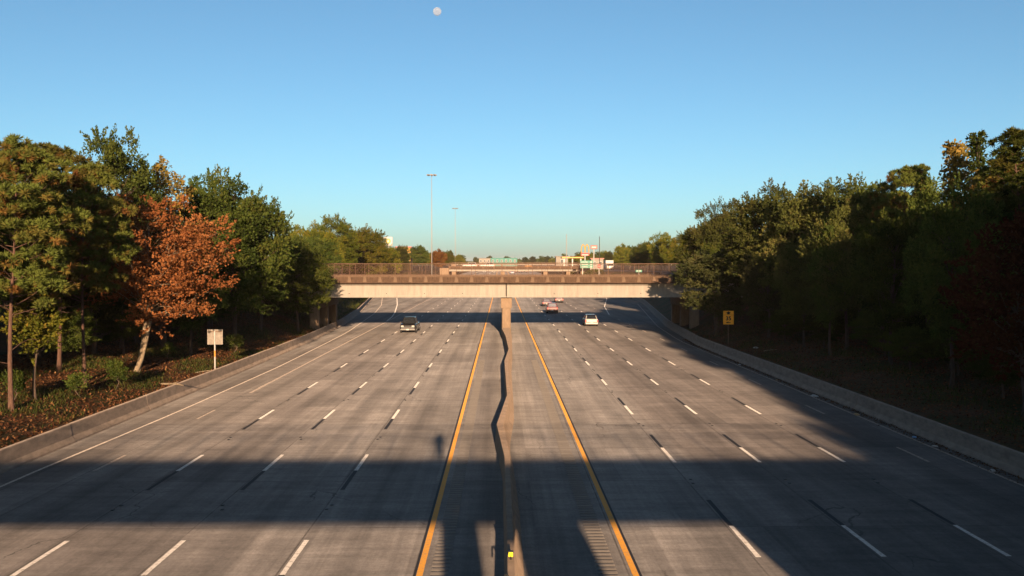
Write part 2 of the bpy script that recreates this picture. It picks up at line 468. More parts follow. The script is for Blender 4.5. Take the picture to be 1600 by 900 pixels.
# edge lines and solid lines
for nm, pts, wd, mt in (
    ('yellow_edge_line', [(-2.2, -60), (-2.2, 620)], .17, M['yellow_paint']),
    ('yellow_edge_line', [(3.62, -60), (3.62, 620)], .17, M['yellow_paint']),
    ('white_edge_line', [(-18.95, -60), (-18.9, 34), (-18.4, 51), (-18.3, 73), (-18.7, 92), (-19.2, 111), (-22, 154), (-25.1, 186), (-30.5, 228)], .14, M['edge_paint']),
    ('white_gore_line', [(-16.4, 58), (-16.6, 80), (-17.0, 136), (-17.6, 190), (-17.9, 620)], .2, M['worn_paint']),
    ('white_ramp_line', [(-17.15, 133), (-17.7, 144), (-18.8, 157), (-22.1, 189), (-27, 230)], .2, M['white_paint']),
    ('white_edge_line', [(19.75, -60), (19.75, 98), (21.4, 121), (29.6, 192)], .15, M['worn_paint']),
    ('white_ramp_line', [(18.3, 150), (21, 180), (27, 226)], .17, M['white_paint'])):
    line_strip(nm, pts, wd, mt)
# black keylines beside the yellow lines
line_strip('black_edge_line', [(-2.33, -20), (-2.33, 170)], .07, M['black_paint'])
line_strip('black_edge_line', [(3.75, -20), (3.75, 170)], .07, M['black_paint'])

# lane dashes: each dash its own piece of the road
def quad_mesh(name, wd, ln, material, seed):
    rr = random.Random(seed); n = 7
    V = []; F = []
    for k in range(n):
        y = ln * k / (n - 1)
        V += [(-wd/2 + rr.uniform(-.008, .008), y, 0), (wd/2 + rr.uniform(-.008, .008), y, 0)]
        if k: F.append((2*k-2, 2*k-1, 2*k+1, 2*k))
    return np_mesh(name, V, F, material)
white_d = [quad_mesh('lane_dash', .15, 3.05, M['white_paint'], s) for s in range(3)]
worn_d = [quad_mesh('worn_dash', .14, 3.05, M['worn_paint'], s) for s in range(3)]
black_d = [quad_mesh('black_dash', .16, 3.1, M['black_paint'], s) for s in range(3)]
mk = MB(); mk.prism([(-.06, 0), (.06, 0), (.035, .022), (-.035, .022)], -.06, .06)
marker_m = mk.mesh('road_marker', M['black'])
PER = 12.19
def dash(name, ms, x, y, k):
    z = float(rz(y)); sl = math.atan2(float(rz(y + 3)) - z, 3)
    inst(name, ms[k % 3], (x, y, z + .008), (sl, 0, 0), parent=road)
for x, worn in ((-5.9, 0), (-9.62, 0), (-13.12, 0), (-16.5, 1)):
    for k in range(-2, 22 if not worn else 4):
        y = 23.75 + k * PER
        dash('lane_dash', worn_d if worn else white_d, x, y, k)
        if not worn and y < 160: dash('black_dash', black_d, x, y - 3.12, k)
        if y < 75 and not worn:
            for d in (-5.2, -5.75): inst('road_marker', marker_m, (x + random.uniform(-.12, .12), y + d, .003), parent=road)
for x, worn in ((7.35, 0), (10.95, 0), (14.55, 0), (18.15, 1)):
    for k in range(-2, 21 if not worn else 14):
        y = 25.05 + k * PER
        dash('lane_dash', worn_d if worn else white_d, x, y, k + 1)
        if not worn and y < 160: dash('black_dash', black_d, x, y + 3.08, k)
        if y < 75 and not worn:
            for d in (8.6, 9.2): inst('road_marker', marker_m, (x + random.uniform(-.12, .12), y + d, .003), parent=road)
# rumble strips: shallow ridges, too many and too small to pick apart
for x0, x1 in ((-1.93, -1.42), (2.62, 3.16)):
    b = MB()
    for k in range(210):
        y = 14 + k * 0.305
        b.prism([(x0, .002), (x1, .002), (x1 - .03, .016), (x0 + .03, .016)], y, y + .15)
    tag(b.build('rumble_strip', M['patch'], road), kind='stuff')
# far dashes joined
b = MB()
for x in (-5.9, -9.62, -13.12, 7.35, 10.95, 14.55):
    for k in range(22, 48):
        y = 23.75 + k * PER; z = float(rz(y)) + .02
        b.add([(x-.08, y, z), (x+.08, y, z), (x+.08, y+3, z+.02), (x-.08, y+3, z+.02)], [(0,1,2,3)])
tag(b.build('far_lane_dashes', M['white_paint'], road), kind='stuff')
M['slab'] = M['road'].copy(); M['slab'].name = 'newer_slab_concrete'
for _n in M['slab'].node_tree.nodes:
    if _n.type == 'VALTORGB':
        for _e in _n.color_ramp.elements: _e.color = [v * 1.12 for v in _e.color[:3]] + [1]
# repair slabs in the near left lanes
for (x0, x1, y0, y1) in ((-7.5, -6.1, 20.5, 27.8), (-5.7, -2.6, 22.4, 25.2), (-5.7, -2.6, 25.26, 28.3)):
    MB().box(x0, x1, y0, y1, -.02, .004).build('concrete_patch', M['slab'], road)

# frontage road seen over the overpass on the right
fr = grid_obj('frontage_road', lambda y: np.linspace(27, 44, 6) if y > 250 else np.linspace(36, 44, 6), np.arange(128, 620, 6.0),
              lambda x, y: np.maximum(ground_z(x, y), 0) + 0.06, M['asphalt'])
tag(fr, kind='structure')

# ------------------------------------------------------------------ concrete walls
def barrier(name, xfn, side, y0, y1, seg, label):
    """safety-shape wall cast in lengths; side=-1 left bank, +1 right bank"""
    root = empty(name, (float(xfn((y0 + y1) / 2)), (y0 + y1) / 2, 0))
    tag(root, label, 'barrier')
    prof = [(0, 0), (0.02, .09), (.17, .30), (.25, .84), (.28, .87), (.43, .87), (.45, .85), (.52, -.3), (0, -.3)]
    y = y0; rr = random.Random(5)
    while y < y1 - .1:
        ye = min(y + seg, y1); rings = []
        n = max(1, int((ye - y) / 3)); dz = rr.uniform(-.012, .012); dx = rr.uniform(-.008, .008)
        for k in range(n + 1):
            yy = y + .012 + (ye - y - .024) * k / n
            rings.append([(float(xfn(yy)) + side * (px + dx) - root.location.x, yy - root.location.y, float(rz(yy)) + pz + dz) for px, pz in (prof if side > 0 else prof[::-1])])
        MB().loft(rings).build('wall_length', M['barrier'], root)
        y = ye
    return root
barrier('concrete_barrier', xl, -1, -40, 228, 9.1, 'low tan concrete barrier wall along the foot of the left bank')
barrier('concrete_barrier', xr, 1, -40, 222, 9.1, 'low shaded concrete barrier wall along the foot of the dark right bank')

# median wall: its top edge swings left where it thickens round footings
TL = lerp_table([(-40,.12),(25,.15),(34.4,.12),(41.4,-.22),(50.8,.33),(69,.25),(79,.66),(93.7,.45),(104,.10),(107,.06),(120,.06),(124,.4),(900,.4)])
TR = lerp_table([(-40,.36),(34.4,.34),(41.4,.10),(50.8,.55),(69,.52),(79,.84),(93.7,.80),(104,1.0),(120,1.05),(124,.65),(900,.65)])
RB = lerp_table([(-40,.62),(29,.62),(36,.52),(40,.36),(48.3,.72),(69,.8),(79,1.0),(104,1.25),(120,1.25),(124,.95),(900,.95)])
med = empty('median_wall', (.4, 120, 0))
tag(med, 'zigzag concrete median wall between the two carriageways', 'barrier')
cuts = [-40, -20, 0, 16, 27, 34.4, 41.4, 50.8, 60, 69, 79, 93.7, 104, 120, 124, 160, 200, 240, 300, 360, 420, 480, 600]
for a, c in zip(cuts[:-1], cuts[1:]):
    rings = []
    for k in range(4):
        y = a + (c - a) * k / 3
        z = float(rz(y)); l, r, rb = float(TL(y)), float(TR(y)), float(RB(y))
        rings.append([(px - .4, y - 120, z + pz) for px, pz in ((l - .07, -.2), (l - .07, 0), (l, .90), (l + .02, .92), (r - .02, .92), (r, .9), (r + (rb - r) * .35, .32), (rb - .02, .10), (rb, 0), (rb, -.2))])
    MB().loft(rings).build('wall_length', M['median'], med)

# ------------------------------------------------------------------ overpasses
def overpass(name, label, y0, y1, xa, xb, zs, zg, zp, fence_h, bents, post_step, near=True, pier_x=None, detail=True, col_w=1.05, ov=0.0):
    """zs soffit, zg top of girder, zp top of parapet"""
    root = empty(name, ((xa + xb) / 2, (y0 + y1) / 2, 0))
    tag(root, label, 'bridge')
    ox, oy = root.location.x, root.location.y
    def bld(mb, nm, m, p=root, bv=0):
        mb.v = [(x - ox, y - oy, z) for x, y, z in mb.v]
        return mb.build(nm, m, p, bevel=bv)
    # deck
    bld(MB().box(xa, xb, y0 + .34, y1 - .34, zg + .02, zg + .22), 'deck', M['deck'])
    joint = [b for b in bents if xa + 3 < b < xb - 3]
    ends = [xa] + joint + [xb]
    for yy, sgn in ((y0, 1), (y1, -1)):
        for a, c in zip(ends[:-1], ends[1:]):
            a2, c2 = a + .03, c - .03
            g = MB()
            f = lambda t: yy + sgn * t
            def bx(x0, x1, t0, t1, z0, z1):
                lo, hi = sorted((f(t0), f(t1))); g.box(x0, x1, lo, hi, z0, z1)
            hgt = zg - zs
            bx(a2, c2, .36, .70, zs, zg - .12)                               # web behind
            bx(a2, c2, .12, .358, zg - hgt * .20, zg - .115)                  # top flange
            bx(a2, c2, .14, .357, zs, zs + hgt * .14)                  # bottom flange
            bx(a2, a2 + 2.6, .24, .356, zs + hgt * .143, zg - hgt * .203)  # end blocks
            bx(c2 - 2.6, c2, .24, .356, zs + hgt * .143, zg - hgt * .203)
            bld(g, 'girder', M['girder'])
        # parapet with pilasters
        lo, hi = sorted((f(-ov), f(.30 - ov)))
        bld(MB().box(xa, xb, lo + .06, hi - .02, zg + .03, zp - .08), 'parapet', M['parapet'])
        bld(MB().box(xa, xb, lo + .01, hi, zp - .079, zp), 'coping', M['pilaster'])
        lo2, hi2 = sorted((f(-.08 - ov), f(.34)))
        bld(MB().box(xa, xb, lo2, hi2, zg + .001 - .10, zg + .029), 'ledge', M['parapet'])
        if not detail: continue
        pm = MB().prism([(-.24, zg + .031), (.24, zg + .031), (.13, zp - .081), (-.13, zp - .081)], -.05, .05).mesh('pilaster', M['pilaster'])
        n = int((xb - xa) / post_step)
        fm = MB().tube([(0, 0, 0), (0, 0, fence_h)], .026, 6).mesh('fence_post', M['rust'])
        for k in range(n + 1):
            x = xa + .3 + k * post_step
            if sgn > 0: inst('pilaster', pm, (x - ox, f(.035 - ov) - oy, 0), parent=root)
            inst('fence_post', fm, (x - ox, f(.17 - ov) - oy, zp), parent=root)
        r = MB()
        for zz in (zp + .08, zp + fence_h):
            r.tube([(xa, f(.17 - ov), zz), (xb, f(.17 - ov), zz)], .024 if zz < zp + fence_h else .034, 6)
        bld(r, 'fence_rail', M['rust'])
        me = MB(); yc = f(.20 - ov)
        me.add([(xa, yc, zp), (xb, yc, zp), (xb, yc, zp + fence_h), (xa, yc, zp + fence_h)], [(0, 1, 2, 3)])
        bld(me, 'chainlink_mesh', M['chain'])
    ny = max(2, int((y1 - y0) / 5.5) + 1)
    for bxp in bents:
        zr = float(rz((y0 + y1) / 2))
        base = zr + .5 if abs(bxp) > 6 else zr + .5
        cw = col_w
        bld(MB().box(bxp - cw * .62, bxp + cw * .62, y0 + .75, y1 - .75, zs - 1.3, zs - .02), 'pier_cap', M['pier'], bv=.04)
        for k in range(ny):
            yy = y0 + 1.3 + (y1 - y0 - 2.6) * k / (ny - 1)
            g = MB(); hw = cw / 2; c_ = .13
            g.prism([], 0, 0) if False else None
            ring = lambda z, s=1: [(bxp - hw*s + c_, yy - hw*s, z), (bxp + hw*s - c_, yy - hw*s, z), (bxp + hw*s, yy - hw*s + c_, z), (bxp + hw*s, yy + hw*s - c_, z),
                                   (bxp + hw*s - c_, yy + hw*s, z), (bxp - hw*s + c_, yy + hw*s, z), (bxp - hw*s, yy + hw*s - c_, z), (bxp - hw*s, yy - hw*s + c_, z)]
            g.loft([ring(base - 1.2), ring(zs - 1.302)])
            bld(g, 'column', M['pier'])
    for xe, s in ((xa, -1), (xb, 1)):
        bld(MB().box(min(xe, xe + s * 3), max(xe, xe + s * 3), y0 - .2, y1 + .2, zs - 4, zg + .2), 'abutment', M['pier'])
    return root, bld

op1, bld1 = overpass('highway_overpass', 'sunlit tan concrete overpass with rusty chain link fence, nearest ahead', 105.0, 119.0, -36, 40, 4.55, 6.34, 7.05, 1.5,
                     [-22.3, .62, 23.2], 1.79, ov=.75)
# expansion joint drain pipe on the near face, weep holes
bld1(MB().tube([(.62, 105.10, 6.3), (.62, 105.10, 4.75)], .075, 8), 'drain_pipe', M['dark_steel'])
for x in (-18, -13.6, -9.1, -4.6, 6.3, 11.5, 16.6):
    bld1(MB().tube([(x, 105.28, 5.02), (x, 105.32, 5.02)], .05, 8), 'weep_hole', M['black'])
op2, bld2 = overpass('highway_overpass', 'distant concrete overpass crossing the highway behind the nearest one', 290, 304, -17, 26, 6.45, 7.3, 8.1, 1.3,
                     [-15.5, .5, 14.5, 22], 3.6, ov=.5)
op3, bld3 = overpass('highway_overpass', 'farthest thin overpass, a pale line below the teal building', 590, 602, -30, 60, 8.7, 9.3, 9.9, 1.2, [-16, .5, 18], 4, detail=False)
# camera footbridge overhead (its shadow crosses the near lanes)
op0, bld0 = overpass('foot_bridge', 'narrow footbridge the picture is taken from, its shadow crossing the road', -3.1, -.25, -60, 60, 5.85, 6.5, 7.15, 1.5, [-22.5, .75, 23.5], 1.8, col_w=.85)
# unseen panels added to the footbridge, casting dark patches on the right carriageway
def add_shade_panel(x0, x1, z0, z1, label):
    r = empty('unseen_shade_panel', ((x0 + x1) / 2, -3.6, z0)); tag(r, label, 'sign')
    MB().box(-(x1 - x0) / 2, (x1 - x0) / 2, -.05, 0, 0, z1 - z0).build('panel', M['green_sign'], r)
    for x in (-(x1 - x0) / 3, (x1 - x0) / 3):
        MB().box(x - .05, x + .05, .001, .35, .2, z1 - z0 - .2).build('bracket', M['galv'], r)
add_shade_panel(2.55, 4.75, 4.4, 6.9, 'narrow unseen panel added on the footbridge to shade the median shoulder')
add_shade_panel(9.6, 17.2, 4.3, 7.0, 'wide unseen panel added on the footbridge to shade the outer lanes')

# yellow and white boards fixed to the distant overpass
def board(name, x, y, z, w_, h_, m, label, cat='sign'):
    r = empty(name, (x, y, z)); tag(r, label, cat)
    MB().box(-w_/2, w_/2, -.06, 0, -h_/2, h_/2).build('panel', m, r)
    MB().box(-w_/2 + .1, w_/2 - .1, .001, .12, -.1, .1).build('bracket', M['galv'], r)
board('clearance_sign', 8.9, 289.7, 7.75, 2.3, 1.0, M['orange_board'], 'orange board on the face of the distant overpass')
board('bridge_sign', 2.6, 289.7, 7.85, 2.7, .55, M['white'], 'long white board on the face of the distant overpass')

# ------------------------------------------------------------------ signs and poles
def text_mesh(txt, size, m, parent, loc, extrude=.004, bold=0.0, name='lettering'):
    c = bpy.data.curves.new(name, 'FONT'); c.body = txt; c.size = size; c.align_x = 'CENTER'; c.align_y = 'CENTER'
    c.extrude = extrude; c.offset = bold
    t = bpy.data.objects.new(name, c); link(t)
    dg = bpy.context.evaluated_depsgraph_get()
    me = bpy.data.meshes.new_from_object(t.evaluated_get(dg)); bpy.data.objects.remove(t)
    me.materials.clear(); me.materials.append(m)
    o = inst(name, me, loc, (R(90), 0, 0), parent=parent)
    return o

# advisory speed sign, right bank
zb = float(ground_z(21.6, 84))
s = empty('speed_sign', (21.6, 84, zb)); tag(s, 'yellow advisory 35 speed sign on a post in the dark right bank', 'sign')
zc = 3.35 - zb
MB().box(-.5, .5, -.02, 0, zc - .62, zc + .28).build('lower_plate', M['yellow_sign'], s, bevel=.008)
MB().box(-.5, .5, -.02, 0, zc + .30, zc + .68).build('upper_plate', M['yellow_sign'], s, bevel=.008)
text_mesh('35', .52, M['black'], s, (0, -.026, zc - .06), bold=.02)
text_mesh('MPH', .2, M['black'], s, (0, -.026, zc - .44), bold=.01)
a = MB().prism([(-.13, .34), (.13, .34), (.13, .46), (.26, .46), (0, .64), (-.26, .46), (-.13, .46)], -.028, -.021)
a.v = [(x, y, z + zc) for x, y, z in a.v]
a.build('arrow', M['black'], s)
MB().box(-.04, .04, .001, .06, -.5, zc + .75).build('post', M['rust'], s)

# back of a square sign, left bank
zb = float(ground_z(-20.75, 64.5))
s = empty('road_sign', (-20.75, 64.5, zb)); tag(s, 'weathered pale back of a square road sign on the left bank', 'sign')
zc = 3.15 - zb
MB().box(-.56, .56, 0, .02, zc - .55, zc + .55).build('panel', M['signback'], s, bevel=.008)
MB().box(-.045, .045, -.07, -.001, -.5, zc + .45).build('post', M['galv'], s)
MB().box(-.5, .5, -.03, -.0005, zc + .36, zc + .42).build('brace', M['rust'], s)
MB().box(-.05, .05, -.075, -.0705, 1.0, 1.45).build('orange_band', M['orange_board'], s)

# yellow marker on the median wall
s = empty('median_marker', (.24, 22.2, .92)); tag(s, 'small yellow reflector marker standing on the median wall', 'marker')
MB().tube([(0, 0, 0), (0, 0, .12)], .025, 8).build('stem', M['black'], s)
MB().box(-.055, .055, -.02, .02, .07, .19).build('reflector', mat('yellow_reflector', (.85,.72,.02), .35, .03, 4), s, bevel=.008)
MB().box(-.065, .065, -.03, .03, .191, .225).build('cap', M['black'], s)

# bare bracket near the foreground wall
s = empty('cable_stub', (.17, 20.9, .92)); tag(s, 'dark bent cable stub on the near end of the median wall', 'cable')
MB().tube([(0, 0, 0), (-.02, .02, .06), (-.08, .03, .05), (-.13, .04, -.12)], .028, 6).build('cable', M['black'], s)

# high mast lights
def high_mast(x, y, h, label):
    z = float(ground_z(x, y)); s = empty('high_mast_light', (x, y, z)); tag(s, label, 'light pole', 'high mast lights')
    MB().tube([(0,0,-.5), (0,0,h*.5), (0,0,h)], [.17, .13, .08], 10).build('pole', M['palesteel'], s, smooth=True)
    b = MB()
    n = 16
    b.tube([(1.25*math.cos(2*math.pi*k/n), 1.25*math.sin(2*math.pi*k/n), h - .3) for k in range(n + 1)], .07, 6)
    for k in range(4): b.tube([(0,0,h-.1), (1.25*math.cos(k*math.pi/2), 1.25*math.sin(k*math.pi/2), h-.3)], .05, 5)
    b.build('ring', M['palesteel'], s)
    for k in range(8):
        a = 2*math.pi*k/8
        MB().box(-.24, .24, -.3, .3, -.16, .2, Matrix.Translation((1.45*math.cos(a), 1.45*math.sin(a), h - .35)) @ Matrix.Rotation(a, 4, 'Z')).build('lamp', M['signback'], s)
high_mast(-23.4, 300, 34.8, 'tall high mast light pole left of centre, the nearer and taller')
high_mast(-25.8, 500, 33.5, 'thinner and more distant high mast light pole left of centre')
def plain_pole(x, y, z0, z1, r, m, label, arm=0):
    s = empty('pole', (x, y, z0)); tag(s, label, 'pole')
    MB().tube([(0,0,-.5), (0,0,z1-z0)], [r, r*.7], 8).build('shaft', m, s)
    MB().box(-r*1.6, r*1.6, -r*1.6, r*1.6, -.5, .12).build('base', m, s)
    return s
plain_pole(24.3, 330, 6.9, 20.0, .16, M['palesteel'], 'pale slender light pole left of the golden arches sign')
plain_pole(26.6, 240, 6.5, 16.2, .12, M['dark_steel'], 'tall dark pole beside the red stop sign')

# fuel station square sign with a petal emblem
s = empty('fuel_sign', (-33, 260, 7)); tag(s, 'white square sign with a yellow and green petal emblem above the left trees', 'sign')
MB().box(-1.25, 1.25, -.2, .2, 7.1, 9.7).build('panel', M['white'], s, bevel=.04)
MB().tube([(0, .1, -1), (0, .1, 7.1)], .22, 8).build('pole', M['white'], s)
def star(r0, r1, n, y0, y1, z):
    p = []
    for k in range(2 * n):
        a = math.pi * k / n; r = r1 if k % 2 == 0 else r0
        p.append((r * math.cos(a), z + r * math.sin(a)))
    return MB().prism(p, y0, y1)
star(.72, .9, 12, -.23, -.205, 8.45).build('outer_petals', M['green_sign'], s)
star(.5, .76, 12, -.25, -.231, 8.45).build('inner_petals', M['gold'], s)
star(.2, .42, 12, -.27, -.251, 8.45).build('core', M['white'], s)

# golden arches sign
s = empty('arches_sign', (31.2, 330, 7)); tag(s, 'golden double arch sign on a red base above the right trees', 'sign')
def arch(cx):
    pts = [(cx + .72*math.cos(t)*-1, 0, 6.1 + 3.0*math.sin(t)**.8) for t in [math.pi*k/14 for k in range(15)]]
    return MB().tube(pts, .17, 6)
arch(-.72).build('arch', M['gold'], s); arch(.72).build('arch', M['gold'], s)
MB().box(-1.55, 1.55, -.15, .15, 5.0, 6.05).build('red_base', M['red_sign'], s)
MB().box(-1.2, 1.2, -.17, -.151, 5.15, 5.45).build('name_strip', M['white'], s)
MB().tube([(0,.1,-1), (0,.1,5)], .22, 8).build('pole', M['white'], s)
# faded red sign
s = empty('red_sign', (34.5, 330, 7)); tag(s, 'faded red rounded sign on a pale pole right of the golden arches', 'sign')
MB().box(-1.25, 1.25, -.15, .15, 7.4, 8.9).build('panel', M['pink_sign'], s, bevel=.3)
MB().box(-.8, .8, -.17, -.151, 7.9, 8.35).build('name_strip', M['white'], s)
MB().tube([(0,.1,-1), (0,.1,7.4)], .18, 8).build('pole', M['white'], s)

# overhead exit list sign at the distant overpass
s = empty('exit_sign', (27.4, 284, 6)); tag(s, 'green highway sign with three rows of white lettering', 'sign')
MB().box(-2.05, 2.05, -.06, 0, 1.5, 3.95).build('panel', M['green_sign'], s, bevel=.02)
rr = random.Random(2)
for row in range(3):
    b = MB(); x = -1.8; z = 3.45 - row * .78
    for k in range(7):
        wd = rr.uniform(.16, .3); b.box(x, x + wd, -.075, -.061, z - rr.uniform(.08, .13), z + rr.uniform(.08, .15)); x += wd + .08
    b.box(1.1, 1.25, -.075, -.061, z - .2, z + .2); b.box(1.36, 1.7, -.075, -.061, z - .2, z + .2)
    b.build('lettering', M['white'], s)
for x in (-1.3, 1.3): MB().box(x - .08, x + .08, .001, .16, -2.5, 3.8).build('post', M['galv'], s)
# stop sign
zb = 6.4
s = empty('stop_sign', (22.3, 202, zb)); tag(s, 'red octagonal stop sign on the mound behind the overpass fence', 'sign')
MB().prism([(.47*math.cos(math.pi/8 + k*math.pi/4), 1.75 + .47*math.sin(math.pi/8 + k*math.pi/4)) for k in range(8)], -.03, 0).build('panel', M['red_sign'], s)
text_mesh('STOP', .3, M['white'], s, (0, -.036, 1.75))
MB().box(-.04, .04, .001, .06, -4, 1.9).build('post', M['galv'], s)
# little green sign on the fence
s = empty('street_sign', (18.4, 118.4, 7.6)); tag(s, 'small green street name sign behind the right part of the fence', 'sign')
MB().box(-.42, .42, -.03, 0, -.15, .15).build('panel', M['green_sign'], s)
b = MB()
for k in range(5): b.box(-.3 + k*.12, -.22 + k*.12, -.036, -.031, -.06, .07)
b.build('lettering', M['white'], s)
MB().box(-.03, .03, .001, .05, -.55, .15).build('post', M['galv'], s)

# ------------------------------------------------------------------ far buildings
M['cream_wall'] = mat('cream_wall', (.17,.155,.135), .8, .12, 1.0)
M['teal_wall'] = mat('teal_wall', (.045,.15,.135), .7, .2, 1.0)
M['orange_wall'] = mat('orange_canopy', (.27,.15,.035), .7, .15, 1.0)
M['glass_dark'] = mat('dark_window', (.02,.025,.03), .15, .1, 2.0, spec=.5)
def building(name, x, y, z, w_, d_, h_, m, label, windows=0, roof=None, extra=None):
    s = empty(name, (x, y, z)); tag(s, label, 'building')
    MB().box(-w_/2, w_/2, 0, d_, -4, h_).build('wall', m, s)
    MB().box(-w_/2 - .3, w_/2 + .3, -.3, d_ + .3, h_, h_ + .35).build('roof', roof or M['deck'], s)
    for k in range(windows):
        x0 = -w_/2 + (k + .5) * w_ / windows
        f = MB().box(x0 - .7, x0 + .7, -.06, -.005, h_*.3, h_*.75).build('window', M['white'], s)
        MB().box(x0 - .6, x0 + .6, -.09, -.061, h_*.33, h_*.72).build('pane', M['glass_dark'], f)
    return s
building('warehouse', -13, 700, 9.8, 9, 12, 4.0, M['cream_wall'], 'low white commercial building on the skyline above the far overpass', 3)
building('warehouse', 2.2, 702, 9.8, 21, 12, 4.2, M['teal_wall'], 'low teal commercial building on the skyline beside the white one', 6, roof=M['teal_wall'])
building('shop', 27.4, 400, 8, 5.4, 6, 4.2, M['cream_wall'], 'small white building with dark window right of the far overpass', 1)
s = empty('fuel_canopy', (32, 372, 7)); tag(s, 'orange and yellow canopy below the golden arches sign', 'canopy')
MB().box(-6.5, 2.5, 0, 8, 4.4, 5.0).build('roof', M['orange_wall'], s)
MB().box(-6.6, 2.6, -.06, -.005, 4.55, 4.8).build('fascia', M['gold'], s)
for x in (-5.5, -2, 1.5): MB().box(x - .25, x + .25, 1, 1.5, -2, 4.2).build('column', M['white'], s)
building('shop', 39, 360, 7, 5, 6, 4.0, M['cream_wall'], 'cream shop behind the faded red sign', 2, roof=M['pink_sign'])
building('shop', -33, 300, 7, 5, 7, 7.4, M['orange_wall'], 'building with orange roof edge beside the petal emblem sign', 2, roof=M['pink_sign'])

# ------------------------------------------------------------------ vehicles
M['tyre'] = mat('tyre_rubber', (.018,.018,.018), .9, .2, 10)
M['rim'] = mat('alloy_rim', (.4,.4,.41), .35, .1, 10, metal=.8)
M['chrome'] = mat('bright_chrome', (.13,.128,.125), .35, .05, 10, metal=.4)
M['headlamp'] = mat('headlamp_glass', (.32,.31,.29), .15, .05, 10, spec=.6)
M['tail'] = mat('tail_lamp', (.35,.015,.012), .25, .1, 10, spec=.5)
M['trim'] = mat('black_trim', (.02,.02,.021), .6, .2, 10)
M['auto_glass'] = mat('auto_glass', (.015,.018,.022), .06, .1, 2, spec=.8)
M['glare_glass'] = mat('painted_glare_glass', (.34,.34,.35), .18, .1, 2, metal=.6, spec=.8)  # pale base colour stands in for bright sky reflected in rear windows
def car_paint(name, c): 
    m = mat(name, c, .28, .06, 3, spec=.5)
    m.node_tree.nodes['Principled BSDF'].inputs['Coat Weight'].default_value = .5
    m.node_tree.nodes['Principled BSDF'].inputs['Coat Roughness'].default_value = .1
    return m
PAINT = {'black': car_paint('black_car_paint', (.012,.012,.014)), 'white': car_paint('white_car_paint', (.26,.245,.23)),
         'red': car_paint('red_car_paint', (.085,.009,.008)), 'silver': car_paint('silver_car_paint', (.17,.17,.175)), 'blue': car_paint('blue_car_paint', (.06,.075,.13)),
         'maroon': car_paint('maroon_car_paint', (.075,.012,.010))}
wheel_cache = {}
def wheel_meshes(r, wd):
    if (r, wd) not in wheel_cache:
        t = MB(); n = 16
        prof = [(-wd/2, r*.62), (-wd/2, r*.93), (-wd/2+.03, r), (wd/2-.03, r), (wd/2, r*.93), (wd/2, r*.62)]
        t.loft([[(x, q*math.cos(2*math.pi*k/n), q*math.sin(2*math.pi*k/n)) for k in range(n)] for x, q in prof])
        m = MB(); m.loft([[(x, q*math.cos(2*math.pi*k/n), q*math.sin(2*math.pi*k/n)) for k in range(n)] for x, q in ((-wd/2-.005, r*.60), (wd/2+.005, r*.60))])
        wheel_cache[(r, wd)] = (t.mesh('tyre', M['tyre']), m.mesh('rim', M['rim']))
    return wheel_cache[(r, wd)]

def quad_on(c, i0, i1, j0, j1, off):
    """inset quad of the face with corners c (a,b,cc,d); returns proud slab"""
    a, b_, cc, d = [Vector(p) for p in c]
    P = lambda u, v: a.lerp(b_, u).lerp(d.lerp(cc, u), v)
    n = (b_ - a).cross(d - a).normalized()
    q = [P(i0, j0), P(i1, j0), P(i1, j1), P(i0, j1)]
    return [p + n * off for p in q] + [p - n * .01 for p in q]

